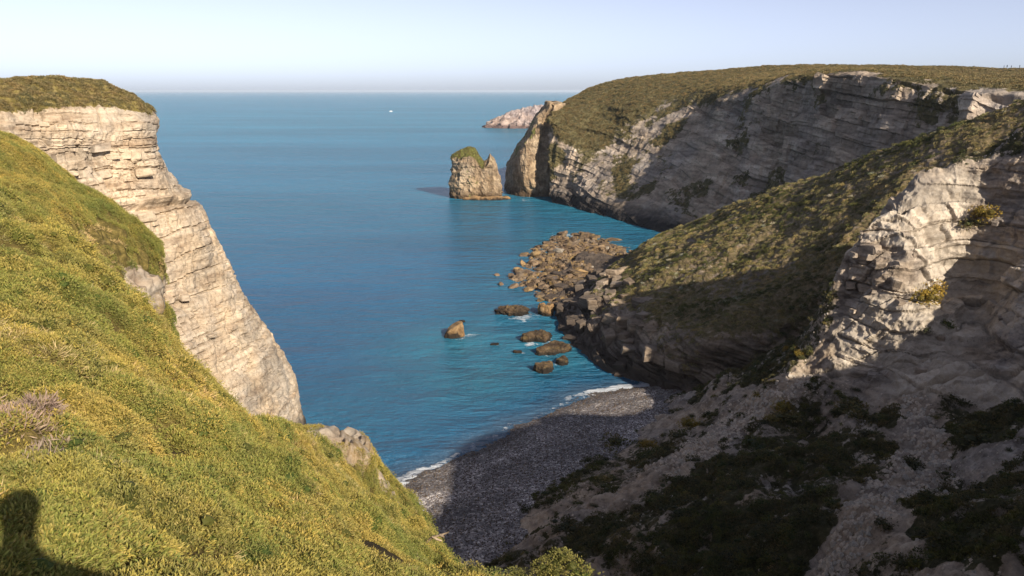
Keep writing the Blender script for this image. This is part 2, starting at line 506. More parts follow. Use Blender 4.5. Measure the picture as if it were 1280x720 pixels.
SURF['spur'] = (A, gnormals(A) * (1 if gnormals(A)[60, 100, 2] > 0 else -1), dict(bare=bare, rock=rkm, px=ax, py=ay))
link("grassy_spur", grid_mesh("grassy_spur", A, [M['hill']], True, dict(veg=1 - rkm - 0.15 * bare)), kind='structure',
     label="second heath covered spur with an eroded earthy end above the pale cliff")

# ------------------------------------------------------------------ right-hand slope with pale rock outcrop
pxs = np.concatenate([np.linspace(300, 580, 20)[:-1], np.linspace(580, 1330, 640)[:-1], np.linspace(1330, 2600, 60)])
ys = 36 * (165 / 36.) ** np.linspace(0, 1, 520)
# columns fan out from the eye, rows are spaced in distance
U = (pxs - 640) / 960.0 * 1.05
YY, UU = np.meshgrid(ys, U, indexing='ij')
XX = np.where(YY > 38, UU * YY, UU * 38 + 0 * YY)
Zs = H(XX, YY)
nr_ = 680
ln_ = np.hypot(np.diff(YY, axis=0), 3.0 * np.diff(Zs, axis=0)) / (0.35 + np.maximum(YY[1:], 30) / 100.0) * (1 + 0.6 * ((YY[1:] > 85) & (YY[1:] < 128)) * (UU[1:] > 0.3))
cl_ = np.concatenate([np.zeros((1, YY.shape[1])), np.cumsum(ln_, axis=0)])
Y2 = np.empty((nr_, YY.shape[1]))
for j in range(YY.shape[1]):
    Y2[:, j] = np.interp(np.linspace(0, cl_[-1, j], nr_), cl_[:, j], YY[:, j])
YY = Y2; UU = np.repeat(U[None], nr_, 0)
XX = np.where(YY > 38, UU * YY, UU * 38 + 0 * YY)
Zs = H(XX, YY)
base = np.stack([XX, YY, Zs], -1)
sx_, sy_ = proj(base)
OUTC = [(990, 478), (1045, 400), (1050, 300), (1090, 262), (1130, 235), (1200, 208), (1290, 190), (1500, 180), (1500, 470), (1280, 500), (1130, 500), (1050, 480)]
outc = sstep(-8, 14, polydist(sx_, sy_, OUTC)) * (YY > 70)
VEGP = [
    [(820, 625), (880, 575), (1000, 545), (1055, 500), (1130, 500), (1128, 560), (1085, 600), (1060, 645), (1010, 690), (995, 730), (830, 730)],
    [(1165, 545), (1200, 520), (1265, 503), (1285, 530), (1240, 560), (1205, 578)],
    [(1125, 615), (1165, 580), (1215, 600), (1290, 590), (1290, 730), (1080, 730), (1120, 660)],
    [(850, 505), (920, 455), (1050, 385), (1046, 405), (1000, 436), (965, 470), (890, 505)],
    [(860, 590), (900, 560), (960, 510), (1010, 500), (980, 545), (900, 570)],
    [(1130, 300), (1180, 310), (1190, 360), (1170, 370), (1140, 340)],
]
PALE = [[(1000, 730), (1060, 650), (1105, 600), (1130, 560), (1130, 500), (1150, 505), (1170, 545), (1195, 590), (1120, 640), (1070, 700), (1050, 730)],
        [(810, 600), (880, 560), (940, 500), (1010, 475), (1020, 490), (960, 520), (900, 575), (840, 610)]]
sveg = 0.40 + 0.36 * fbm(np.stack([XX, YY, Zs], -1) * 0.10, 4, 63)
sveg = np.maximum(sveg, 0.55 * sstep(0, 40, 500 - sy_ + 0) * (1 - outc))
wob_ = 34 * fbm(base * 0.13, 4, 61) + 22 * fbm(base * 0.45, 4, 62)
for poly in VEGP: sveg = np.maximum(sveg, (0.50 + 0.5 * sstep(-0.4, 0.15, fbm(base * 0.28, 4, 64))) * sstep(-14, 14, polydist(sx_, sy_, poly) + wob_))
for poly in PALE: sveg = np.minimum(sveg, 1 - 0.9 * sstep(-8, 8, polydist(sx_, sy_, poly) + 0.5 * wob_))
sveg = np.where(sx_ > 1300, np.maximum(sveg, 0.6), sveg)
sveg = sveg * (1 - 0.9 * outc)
nz = fbm(base * 0.09, 5, 21) * 2.6 + fbm(base * 0.45, 4, 8) * 0.7
e1 = base[..., 2] - 0.05 * base[..., 0] + 0.5 * fbm(base * 0.09, 3, 12)
run = base[..., 0] * 0.5 + base[..., 1] * 0.9
b1, j1 = blocks(e1, run, 2.6, 4.5, 40)
b2, j2 = blocks(e1 + 0.5, run + 1, 1.2, 2.2, 50)
rg = ridged(base * [0.11, 0.11, 0.16], 4, 33)
fadeb = sstep(1.0, 6.0, Zs)
Gs = np.stack([XX, YY, Zs + (nz * (0.25 + 0.75 * fadeb)) * (1 - 0.8 * outc)], -1)
Ns = gnormals(Gs)
if Ns[300, 300, 2] < 0: Ns = -Ns
rough_ = sstep(470, 440, sy_) * sstep(1030, 1070, sx_) * 0.35 + 0.65
d_ = outc * (rough_ * (2.1 * (b1 - 0.5) + 0.55 * (b2 - 0.5) - 0.3 * (j1 < 0.10) * (b1 > 0.4)) + 2.2 * (rg - 0.5) + 0.5 * fbm(base * 0.5, 5, 36))
d_ = d_ - outc * 1.6 * sstep(0.5, 0.75, ridged(np.stack([run * 0.10 + 0.4 * fbm(base * 0.05, 3, 38), 0 * run, base[..., 2] * 0.02], -1), 2, 37))
Gs = Gs + Ns * d_[..., None]
edge = sstep(36, 46, YY)
# tuck the sheet under the hillside where the two share ground
tuck = (XX < 24 + 0.35 * (40 - YY)) & (YY < 44)
Gs[..., 2] -= np.where(tuck, 2.0, 0.0)
SURF['slope'] = (Gs, gnormals(Gs), dict(out=outc, veg=sveg, px=sx_, py=sy_))
keep_ = XX > -8
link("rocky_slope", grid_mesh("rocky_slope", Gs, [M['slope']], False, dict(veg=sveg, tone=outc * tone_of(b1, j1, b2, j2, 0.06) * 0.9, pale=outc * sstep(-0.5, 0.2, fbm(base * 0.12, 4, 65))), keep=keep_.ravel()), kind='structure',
     label="shaded rocky slope of scree and scrub under a pale outcrop")

# ------------------------------------------------------------------ left cliff
E_px = [(176, 134, 111.5), (193, 156, 112), (190, 178, 112.3), (207, 215, 113.3), (240, 262, 115.5), (262, 305, 117), (290, 355, 119.5), (330, 420, 123), (362, 480, 126), (380, 540, 129)]
E = np.array([P(*e) for e in E_px]); E = np.vstack([E, E[-1] + [1.5, 1, -4]])
T0 = [(-86, 52), (-78, 68), (-70, 82), P(0, 130, 93)[:2], P(60, 130, 99)[:2], P(115, 131, 105)[:2]]
rows = []
lipz = E[0, 2]
offs = E - E[0]
def cl_row(k):
    r = []
    for j, t in enumerate(T0):
        f = 0.45 + 0.09 * j
        r.append([t[0] + offs[k, 0] * f + 0.2 * offs[k, 1], t[1] + offs[k, 1] * 0.35 * f, E[k, 2] + (0.0 if k else -0.3 * (5 - j) * 0)])
    r.append(list(E[k]))
    r.append([E[k, 0] - 4, E[k, 1] + 9, E[k, 2]])
    r.append([E[k, 0] - 22, E[k, 1] + 22, E[k, 2]])
    r.append([E[k, 0] - 60, E[k, 1] + 30, E[k, 2]])
    return r
lip = cl_row(0)
sil = [P(0, 101, 99), P(60, 98.5, 105), P(110, 101, 110), P(158, 116, 115)]
top = [[-95, 60, 61.5], [-86, 76, 61.5], [-78, 90, 61.3]] + [list(s) for s in sil] + [[-62, 122, 59.0], [-80, 136, 58.5], [-118, 144, 58]]
mid = [[(a[i] * 0.55 + b[i] * 0.45) if i < 2 else (a[2] * 0.62 + b[2] * 0.38) for i in range(3)] for a, b in zip(top, lip)]
bk1 = [[-125, 66, 61.3], [-116, 82, 61.2], [-108, 98, 61.2], [-96, 112, 61.2], [-90, 118, 61], [-84, 124, 60.6], [-78, 127, 59.8], [-76, 130, 59], [-88, 140, 58.3], [-120, 146, 57.8]]
bk2 = [[-190, 80, 61], [-180, 95, 61], [-170, 110, 61], [-155, 122, 61], [-150, 128, 61], [-145, 134, 60], [-140, 140, 59], [-135, 144, 58], [-130, 148, 58], [-128, 150, 57]]
rows = [bk2, bk1, top, mid] + [cl_row(k) for k in range(len(E))]
A = patch(rows, [6, 14, 16, 16] + [22, 26, 34, 42, 38, 40, 44, 36, 34, 10], [10, 14, 30, 75, 75, 75, 22, 12, 8])
N = gnormals(A)
A0 = A.copy()
q = A[..., 2] - 0.03 * A[..., 0] + 0.05 * A[..., 1] + 1.3 * fbm(A * 0.06, 4, 77)
run = A[..., 0] * 0.5 + A[..., 1] * 0.85
b1, j1 = blocks(q, run, 3.1, 6.0, 101)
b2, j2 = blocks(q + 0.7, run + 2, 1.05, 2.6, 102)
b3, j3 = blocks(q + 0.2, run + 1, 0.42, 1.1, 103)
face = sstep(0.75, 0.45, N[..., 2]) if N[..., 2].max() > 0.5 else np.ones(N.shape[:2])
if (N[5:12, 20:60, 2].mean() < 0): N = -N
face = sstep(0.8, 0.45, N[..., 2])
upper = sstep(47, 52, q) * sstep(60, 57, q)
brk = sstep(-0.25, 0.35, fbm(A * 0.11, 4, 78))          # where the beds are broken up
bb = (0.45 + 0.7 * upper) * brk * (0.8 * b1 + 0.55 * b2 + 0.25 * b3 - 0.6) + (1 - brk) * (0.3 * b1 + 0.14 * b3)
vert = ridged(np.stack([run * 0.22 + 0.5 * fbm(A * 0.12, 3, 79), run * 0, A[..., 2] * 0.05], -1), 3, 80)
d = bb - 0.45 * (j2 < 0.09) * (b2 > 0.5) * brk - 0.6 * (j1 < 0.14) * (hsh(np.floor(run / 5), np.floor(q / 3.1), np.zeros_like(q), 5) > 0.6)
d *= 0.75
d += 0.9 * fbm(A * [0.12, 0.12, 0.1], 4, 60) + 0.28 * fbm(A * 0.9, 4, 61) - 0.9 * sstep(0.62, 0.85, vert)
# ledges in the upper third
d += 1.1 * np.maximum(0, 1 - np.abs(q - 51.3) / 0.6) * (0.5 + 0.5 * noise(A * 0.2, 8)) - 1.0 * np.maximum(0, 1 - np.abs(q - 50.3) / 0.5)
topd = 0.5 * fbm(A * 0.3, 4, 15) + 0.22 * fbm(A * 1.2, 3, 16)
A = A + N * (face * d + (1 - face) * topd)[..., None]
cveg = np.clip((1 - face) * 1.4, 0, 1) * sstep(40, 50, A0[..., 2])
cveg = np.maximum(cveg, sstep(56.8, 58.6, A0[..., 2]) * 0.9)
seam = (np.abs(q - 51.0) < 0.5) * 0.0
cveg = np.maximum(cveg, 0.05 + 0.40 * sstep(0.3, 0.9, fbm(A * 0.09, 4, 71)))
SURF['cliff'] = (A, N, dict(veg=cveg))
link("sea_cliff", grid_mesh("sea_cliff", A, [M['cliff']], False, dict(veg=cveg, tone=face * (0.4 * tone_of(b1, j1, b2, j2, 0.05) * brk + 0.25 * fbm(A0 * 0.15, 4, 83)))), kind='structure',
     label="tall pale layered cliff falling to the sea on the left")

# ------------------------------------------------------------------ far headland and cove wall
def z0(px, py): return P(px, py, z=0.0)
hc = []   # columns: list of rows R1..R7
hc.append([P(694, 142, 458), P(692, 146, 452), P(690, 152, 446), P(687, 180, 442), P(685, 205, 437), P(684, 230, 432), z0(686, 252)])
hc.append([P(712, 125, 476), P(711, 140, 455), P(715, 165, 440), P(720, 190, 431), P(719, 215, 425), P(716, 240, 419), z0(712, 257)])
hc.append([P(750, 106, 482), P(746, 130, 456), P(748, 158, 440), P(750, 190, 425), P(748, 215, 412), P(744, 245, 396), z0(742, 267)])
hc.append([P(800, 96.5, 480), P(800, 118, 446), P(804, 150, 426), P(808, 186, 404), P(806, 220, 384), P(801, 255, 364), z0(795, 282)])
hc.append([P(850, 91.5, 476), P(855, 108, 440), P(864, 138, 406), P(868, 178, 374), P(863, 220, 352), P(854, 262, 335), z0(845, 294)])
hc.append([P(910, 87, 470), P(916, 98, 430), P(936, 118, 352), P(938, 160, 338), P(925, 213, 326), P(908, 262, 314), z0(890, 306)])
hc.append([P(965, 83, 465), P(970, 91, 425), P(990, 100, 322), P(985, 140, 316), P(972, 195, 308), P(955, 255, 301), z0(930, 318)])
hc.append([P(1030, 82, 458), P(1030, 87, 418), P(1045, 94, 288), P(1042, 140, 283), P(1025, 200, 277), P(1005, 265, 271), z0(980, 335)])
hc.append([P(1090, 82.5, 450), P(1090, 88, 400), P(1100, 97, 264), P(1096, 140, 259), P(1080, 205, 254), P(1058, 275, 249), z0(1030, 352)])
hc.append([P(1180, 84, 440), P(1180, 91, 380), P(1175, 108, 243), P(1168, 150, 238), P(1150, 215, 232), P(1130, 290, 226), z0(1100, 385)])
hc.append([P(1280, 87, 430), P(1280, 94, 370), P(1270, 117, 222), P(1258, 155, 217), P(1238, 225, 210), P(1210, 310, 203), z0(1180, 420)])
hc.append([P(1430, 87, 420), P(1430, 94, 350), P(1430, 114, 205), P(1400, 160, 198), P(1370, 240, 190), P(1330, 330, 184), z0(1290, 470)])
hc.append([P(1700, 86, 420), P(1700, 92, 330), P(1650, 108, 190), P(1600, 150, 186), P(1560, 230, 182), P(1500, 330, 178), z0(1450, 500)])
# left end wraps round to the hidden far side
back = [np.array(p) for p in [(60, 500, 42), (56, 490, 42), (50, 482, 38), (44, 474, 30), (40, 468, 20), (38, 464, 10), (38, 460, 0)]]
back2 = [b + np.array([90, 60, 0]) for b in back]
hc = [back2, back] + hc
rows = [[c[k] for c in hc] for k in range(7)]
r0 = [p + np.array([12, 45, -1.0]) for p in rows[0]]
r00 = [p + np.array([60, 260, -6]) for p in rows[0]]
rb = [p + np.array([-3, -3, -6]) for p in rows[6]]
rows = [r00, r0] + rows + [rb]
A = patch(rows, [6, 14, 36, 60, 62, 66, 62, 54, 12], [8, 22, 36, 48, 58, 52, 52, 46, 50, 46, 62, 66, 26, 10])
A0 = A.copy()
N = gnormals(A)
if N[60, 200, 2] < 0: N = -N
pxh, pyh = proj(A)
q = A[..., 2] + 0.16 * A[..., 0] - 0.10 * A[..., 1] + 2.0 * fbm(A * 0.025, 3, 177)
run = A[..., 0] * 0.55 - A[..., 1] * 0.83
b1, j1 = blocks(q, run, 5.0, 14.0, 201)
b2, j2 = blocks(q, run, 1.9, 6.0, 202)
steep = sstep(0.86, 0.6, N[..., 2])
ribs = ridged(np.stack([run * 0.055, run * 0.0, A[..., 2] * 0.010], -1) + 0.35 * fbm(A * 0.03, 3, 5)[..., None], 3, 210)
ribs2 = ridged(np.stack([run * 0.16, run * 0.0 + 3, A[..., 2] * 0.03], -1) + 0.3 * fbm(A * 0.06, 3, 6)[..., None], 3, 211)
d = steep * (3.0 * b1 + 1.7 * b2 - 2.2 + 3.0 * (ribs - 0.5) + 1.8 * (ribs2 - 0.5)) + 1.4 * fbm(A * 0.06, 5, 220) * (0.35 + 0.65 * steep) + 0.5 * fbm(A * 0.3, 3, 225)
# buttresses at the right-hand end of the wall
butt = sstep(1150, 1190, pxh) * steep
d += butt * 4.0 * (ridged(np.stack([run * 0.12, run * 0, run * 0 + 9], -1) + 0.15 * fbm(A * 0.1, 2, 7)[..., None], 2, 230) - 0.55)
low = sstep(60, 20, pyh * 0 + A0[..., 2])
A = A + N * (d * sstep(-6, 3, A0[..., 2]))[..., None]
GRASSLINE = np.interp(pxh, [680, 700, 725, 750, 790, 830, 870, 930, 1000, 1040, 1090, 1150, 1200, 1280, 1600], [150, 172, 190, 192, 160, 134, 124, 108, 97, 93, 97, 104, 110, 116, 112])
hveg = sstep(14, -10, pyh - GRASSLINE - 12 * fbm(A0 * 0.05, 4, 240))
patchy = sstep(0.05, 0.55, fbm(A0 * 0.05, 5, 250)) * 0.62
lit = (pxh < 860) * sstep(260, 180, pyh)
hveg = np.maximum(hveg, patchy + (0.16 + 0.4 * fbm(A0 * 0.08, 4, 251)) * sstep(700, 730, pxh) * sstep(900, 780, pxh) + 0.12 * lit)
hveg = np.where(A0[..., 2] < 8, 0, hveg)
SURF['headland'] = (A, N, dict(veg=hveg, px=pxh, py=pyh))
link("headland", grid_mesh("headland", A, [M['headland']], False, dict(veg=hveg, tone=steep * (0.75 * tone_of(b1, j1, b2, j2, 0.16) + 0.45 * fbm(A0 * 0.05, 5, 260)))), kind='structure',
     label="broad grassy headland with a dark shaded cliff wall across the cove")

# ------------------------------------------------------------------ middle ridge
kc = []
def ridge_col(cr, cl, ft, back):
    cr, cl, ft = map(np.asarray, (cr, cl, ft))
    f1 = cr * 0.70 + cl * 0.30 + [0, 0, 1.2]; f2 = cr * 0.35 + cl * 0.65 + [0, 0, 0.8]
    f3 = cl * 0.6 + ft * 0.4
    b = np.asarray(back, float)
    return [cr + b * 2.2 * [1, 1, 0] + [0, 0, -cr[2] - 4], cr + b * 1.2 + [0, 0, -0.55 * cr[2]], cr + b * 0.35 + [0, 0, -0.12 * cr[2]], cr, f1, f2, cl, f3, ft, ft + [-4, -3, -4]]
kc.append(ridge_col(P(735, 312, z=0.8), P(715, 330, z=0.8), P(690, 345, z=0.0), (10, 8, 0)))
kc.append(ridge_col(P(778, 322, 281), P(735, 340, 252), z0(688, 362), (11, 8, 0)))
kc.append(ridge_col(P(830, 296, 262), P(748, 358, 214), z0(692, 388), (12, 8, 0)))
kc.append(ridge_col(P(900, 266, 245), P(772, 385, 184), z0(708, 422), (13, 8, 0)))
kc.append(ridge_col(P(960, 240, 228), P(820, 415, 158), z0(750, 457), (13, 8, 0)))
kc.append(ridge_col(P(1030, 217, 212), P(880, 436, 142), z0(815, 484), (13, 8, 0)))
kc.append(ridge_col(P(1100, 190, 196), P(950, 425, 141), P(890, 478, 139), (13, 8, 0)))
kc.append(ridge_col(P(1180, 160, 181), P(1050, 350, 147), P(1010, 420, 140), (13, 8, 0)))
kc.append(ridge_col(P(1280, 126, 167), P(1170, 260, 150), P(1120, 320, 142), (13, 9, 0)))
kc.append(ridge_col(P(1450, 92, 152), P(1330, 180, 142), P(1300, 220, 134), (14, 14, 0)))
kc.append(ridge_col(P(1750, 88, 140), P(1600, 130, 130), P(1550, 150, 122), (20, 30, 0)))
rows = [[c[k] for c in kc] for k in range(10)]
A = patch(rows, [8, 16, 14, 50, 60, 62, 46, 46, 10], [36, 44, 48, 52, 56, 50, 50, 46, 30, 8])
A0 = A.copy(); N = gnormals(A)
if N[90, 150, 2] < 0: N = -N
pxr, pyr = proj(A)
cliffy = sstep(0.0, 1.0, (np.arange(A.shape[0])[:, None] - 190) / 30.0) * sstep(1060, 900, pxr)
q = A[..., 2] + 0.22 * A[..., 0] - 0.05 * A[..., 1] + 1.0 * fbm(A * 0.05, 3, 300)
run = A[..., 0] * 0.4 - A[..., 1] * 0.9
b1, j1 = blocks(q, run, 1.9, 9.0, 301)
b2, j2 = blocks(q, run, 0.7, 3.5, 302)
d = cliffy * (2.6 * b1 + 1.3 * b2 - 1.6 + 2.2 * (ridged(A * 0.07, 3, 303) - 0.5)) + (1 - cliffy) * (1.3 * fbm(A * 0.07, 5, 305) + 0.45 * fbm(A * 0.5, 3, 306)) + 0.3 * fbm(A * 0.35, 4, 304)
# spurs running down the flank
fl = np.clip((np.arange(A.shape[0])[:, None] - 88) / 110.0, 0, 1)
spur = ridged(np.stack([run * 0.030 + 0.25 * fbm(A0 * 0.02, 3, 9), run * 0, run * 0 + 4], -1), 2, 310) - 0.55
d += 4.5 * spur * np.sin(np.pi * np.clip(fl, 0, 1)) * (pxr > 780)
A = A + N * (d * sstep(-4, 1.5, A0[..., 2]) * sstep(0.0, 6.0, A0[..., 2] + 4))[..., None]
rveg = np.maximum(1 - cliffy, 0.48 * sstep(-0.1, 0.5, fbm(A0 * 0.12, 4, 321))) * (0.62 + 0.25 * fbm(A0 * 0.06, 4, 320)) * sstep(1.5, 6, A0[..., 2])
SURF['ridge'] = (A, N, dict(veg=rveg, px=pxr, py=pyr, cl=cliffy))
link("ridge", grid_mesh("ridge", A, [M['ridge']], False, dict(veg=rveg, tone=cliffy * (1.0 * tone_of(b1, j1, b2, j2, 0.09) + 0.5 * fbm(A0 * 0.12, 4, 330)))), kind='structure',
     label="scrub covered ridge sloping down to the rock shelf")

# ------------------------------------------------------------------ beach
BW = [P(370, 668, z=0), P(430, 641, z=0), P(470, 622, z=0), P(500, 608, z=0), P(560, 578, z=0), P(620, 550, z=0), P(690, 514, z=0), P(740, 494, z=0), P(790, 484, z=0), P(832, 482, z=0)]
Wl = np.array(BW)
inland = np.array([0.55, -0.85, 0])
rows = []
for t, zz in ((-12, -1.6), (-3, -0.35), (0, 0.0), (6, 0.9), (14, 1.7), (26, 2.6), (45, 4.0)):
    rows.append([w + inland * t * (1.0 - 0.45 * max(k - 2, 0) / 7) + [0, 0, zz] for k, w in enumerate(Wl)])
A = patch(rows, [10, 14, 30, 40, 50, 30], [24, 24, 40, 60, 60, 60, 50, 40, 30])
pb = A.copy()
A[..., 2] += 0.12 * fbm(pb * 0.25, 4, 400) + 0.07 * fbm(pb * 1.5, 3, 401) + 0.10 * np.sin((pb[..., 0] * 0.55 - pb[..., 1] * 0.85) * 0.9 + fbm(pb * 0.1, 2, 3))
n = NT("beach_pebbles"); p = n.pos()
vor = n.node("ShaderNodeTexVoronoi"); n.ln(p, vor.inputs["Vector"]); vor.inputs["Scale"].default_value = 3.2
sepc = n.node("ShaderNodeSeparateColor"); n.ln(vor.outputs["Color"], sepc.inputs[0])
c = n.ramp(sepc.outputs[0], [(0.0, (0.085, 0.078, 0.08)), (0.55, (0.185, 0.168, 0.165)), (0.85, (0.28, 0.255, 0.245)), (1.0, (0.48, 0.45, 0.42))])
c = n.mix(1.0, c, n.ramp(n.noise(p, 0.12, 4), [(0.35, 0.7), (0.65, 1.2)]), 'MULTIPLY')
wet = n.ramp(n.attr("wet"), [(0.3, 1.0), (0.8, 0.5)])
band = n.noise(n.mapped(p, (0.30, 0.30, 0.0), (0, 0, 0.0)), 0.5, 3)
c = n.mix(1.0, c, n.ramp(n.attr('band'), [(0.0, 0.75), (0.5, 1.0), (1.0, 1.5)]), 'MULTIPLY')
c = n.mix(1.0, c, wet, 'MULTIPLY')
n.bump(vor.outputs["Distance"], 1.0, -0.15)
M['beach'] = n.out(c, 0.75, 0.3)
wetm = sstep(0.9, 0.1, A[..., 2])
SURF['beach'] = (A, gnormals(A), {})
link("beach", grid_mesh("beach", A, [M['beach']], True, dict(wet=wetm, band=0.5 + 0.5 * np.sin(pb[..., 2] * 5.5 + 2.2 * fbm(pb * 0.06, 3, 403)) * sstep(-0.4, 0.5, fbm(pb * 0.15, 3, 404)))), kind='structure', label="dark pebble beach in the shaded cove")

# ------------------------------------------------------------------ rock shelf (low, awash)
SHELF = [(612, 352), (636, 338), (645, 318), (660, 300), (690, 286), (735, 284), (780, 302), (815, 312), (790, 335), (760, 352), (735, 372), (715, 395), (690, 395), (662, 378), (640, 362)]
gx = np.linspace(-14, 72, 230); gy = np.linspace(188, 345, 330)
GX, GY = np.meshgrid(gx, gy)
g0 = np.stack([GX, GY, 0 * GX], -1)
spx, spy = proj(g0)
sdist = polydist(spx, spy, SHELF)
inside = sstep(-10, 22, sdist)
sh = -2.2 + inside * (2.5 + 0.9 * sstep(650, 760, spx)) + 0.9 * fbm(g0 * 0.16, 4, 500) * inside + 0.5 * (ridged(g0 * 0.35, 3, 501) - 0.5) * inside
bsh, jsh = blocks(g0[..., 0] * 0.9 + g0[..., 1] * 0.35 + 2 * fbm(g0 * 0.06, 3, 5), g0[..., 1] - 0.3 * g0[..., 0] + fbm(g0 * 0.2, 2, 8), 2.6, 4.5, 505)
bs2, _ = blocks(g0[..., 0] * 0.8 - g0[..., 1] * 0.5 + fbm(g0 * 0.1, 3, 6), g0[..., 1] + g0[..., 0], 1.3, 2.2, 506)
sh += (1.7 * (bsh - 0.5) + 0.9 * (bs2 - 0.5) - 0.5 * (jsh < 0.2)) * inside
g0[..., 2] = sh
M['shelf'] = ground_mat("shelf_rock", ((0.06, 0.042, 0.03), (0.125, 0.09, 0.06), (0.22, 0.17, 0.115)), None, 1.0, attr_veg=False, grain=(0.8, 0.8, 1.2), lich=(0.26, 0.17, 0.06), bumpd=0.3)
link("rock_shelf", grid_mesh("rock_shelf", g0, [M['shelf']], False, dict(tone=0.9 * (bsh - 0.5) + 0.6 * (bs2 - 0.5))), kind='structure', label="low wave washed shelf of brown rock at the foot of the ridge")
SURF['shelf'] = (g0, gnormals(g0), dict(px=spx, py=spy, ins=inside))
# ------------------------------------------------------------------ rocks: shared builders
def mound(cx, cy, rx, ry, rot, topfn, nt=96, nr=46, wall=0.72, z_low=-2.0, amp=1.0, fscale=0.15, seed=0, lean=(0, 0), strat=0.0, rt=0.80):
    """free-standing rock: flat-ish top following topfn(local x, local y), steep walls, broken by noise; returns grid and part mask"""
    t = np.linspace(0, 2 * np.pi, nt + 1)
    s = np.linspace(0.0, 1.0, nr)
    S, T = np.meshgrid(s, t, indexing='ij')
    wob = 1 + 0.16 * noise(np.stack([np.cos(T) * 1.3, np.sin(T) * 1.3, 0 * T + seed], -1), seed) + 0.08 * noise(np.stack([np.cos(T) * 3.5, np.sin(T) * 3.5, 0 * T + seed], -1), seed + 1)
    r = np.where(S < wall, S / wall * rt, rt + (1 - rt) * ((S - wall) / (1 - wall)) ** 1.0)
    lx = r * np.cos(T) * rx * wob; ly = r * np.sin(T) * ry * wob
    ex = np.where(S < wall, 1.0, rt / np.maximum(r, 0.01))
    top = topfn(lx * ex, ly * ex)
    k = np.clip((S - wall) / (1 - wall), 0, 1)
    z = top * (1 - k) + z_low * k
    x = lx + lean[0] * z; y = ly + lean[1] * z
    c, s_ = math.cos(rot), math.sin(rot)
    G = np.stack([cx + x * c - y * s_, cy + x * s_ + y * c, z], -1)
    out = np.stack([np.cos(T) * c - np.sin(T) * s_, np.cos(T) * s_ + np.sin(T) * c, 0 * T], -1)
    n = ridged(G * fscale, 4, seed + 7) - 0.5
    n2 = fbm(G * fscale * 2.5, 4, seed + 9)
    side = sstep(wall - 0.25, wall + 0.05, S)
    dsp = amp * (1.3 * n + 0.5 * n2)
    if strat:
        b, j = blocks(G[..., 2] + 0.3 * fbm(G * 0.1, 2, 4), T * rx, strat, strat * 2.6, seed)
        dsp = dsp + side * amp * 0.9 * (b - 0.5)
    G = G + out * (side * dsp)[..., None]
    G[..., 2] += (1 - side * 0.6) * amp * 0.7 * (n + 0.6 * n2)
    G[:, -1] = G[:, 0]
    return G, S, top

def profile(px, py, Yd, cxp, base_py):
    """heights in metres over local x, read off an outline in pixels"""
    m = Yd / 960.0
    xs = (np.array(px) - cxp) * m
    zs = (base_py - np.array(py)) * m * 1.03
    return lambda lx, ly: np.interp(lx, xs, zs)

M['stack'] = ground_mat("stack_rock", ((0.13, 0.09, 0.055), (0.27, 0.205, 0.135), (0.42, 0.335, 0.23)), ((0.06, 0.07, 0.02), (0.12, 0.12, 0.035), (0.17, 0.16, 0.06)),
                        0.5, 0.6, grain=(0.9, 0.9, 0.6), wet=((0.09, 0.06, 0.035), 2.0, 5.0), bumpd=0.7)
M['grasscap'] = ground_mat("stack_grass", CREAM, ((0.07, 0.08, 0.02), (0.12, 0.125, 0.03), (0.18, 0.17, 0.055)), 1, 0.8, bumpd=0.4)
M['island'] = ground_mat("islet_rock", ((0.20, 0.15, 0.13), (0.33, 0.265, 0.235), (0.46, 0.39, 0.35)), None, 0.2, attr_veg=False, grain=(0.8, 0.8, 1.0), wet=((0.12, 0.08, 0.07), 3.0, 8.0), bumpd=2.0)
M['seaweed'] = ground_mat("reef_rock", ((0.035, 0.025, 0.017), (0.085, 0.06, 0.038), (0.155, 0.115, 0.068)), None, 1.2, attr_veg=False, grain=(1, 1, 1), lich=(0.16, 0.11, 0.045), wet=((0.022, 0.018, 0.014), 0.5, 1.3), bumpd=0.3)
M['ochre'] = ground_mat("ochre_rock", ((0.13, 0.078, 0.038), (0.23, 0.15, 0.075), (0.33, 0.235, 0.13)), None, 1.2, attr_veg=False, grain=(1, 1, 1), wet=((0.03, 0.022, 0.015), 0.5, 1.3), bumpd=0.2)

def grid_thing(name, G, mat, label, cat, group=None, attrs=None, parent=None):
    return link(name, grid_mesh(name, G, [mat], False, attrs), parent, label, cat, group)

SHORE = []          # (x, y, r) of rocks standing in water, for foam and shallows

# sea stack
c = P(597, 247, z=0)
topf = profile([560, 563, 566, 572, 580, 588, 594, 599, 604, 609, 613, 617, 622, 628, 634], [240, 208, 197, 192, 189, 187, 189, 198, 205, 201, 194, 200, 213, 226, 243], 441, 597, 247)
G, S, T = mound(c[0], c[1] + 4, 15.2, 12, 0.0, lambda a, b: topf(a, b) * (1 - 0.15 * sstep(0, 9, np.abs(b))), 190, 90, 0.5, -3, 1.5, 0.22, 41, strat=3.0, rt=0.88)
capm = sstep(0.53, 0.47, S) * (G[..., 0] < c[0] + 4) * (G[..., 2] > 9) * 1.0
stack = grid_thing("sea_stack", G, M['stack'], "squat sea stack with a grassy crown and a rock spike, standing off the headland", "sea stack", None, dict(veg=0.12 + 0.2 * (T > 20)))
Gc = G + np.array([0, 0, 0.35])
kp = (capm > 0.25).ravel()
link("grass_cap", grid_mesh("grass_cap", Gc, [M['grasscap']], True, dict(veg=0.75 + 0 * S), keep=kp), stack)
G2, S2, T2 = mound(c[0] + 5, c[1] - 6, 14.5, 6.5, 0.0, lambda a, b: 1.5 + 0 * a + 0.5 * noise(np.stack([a * .3, b * .3, 0 * a], -1), 3), 90, 24, 0.7, -2, 1.0, 0.3, 43)
link("wave_ledge", grid_mesh("wave_ledge", G2, [M['ochre']], False), stack)
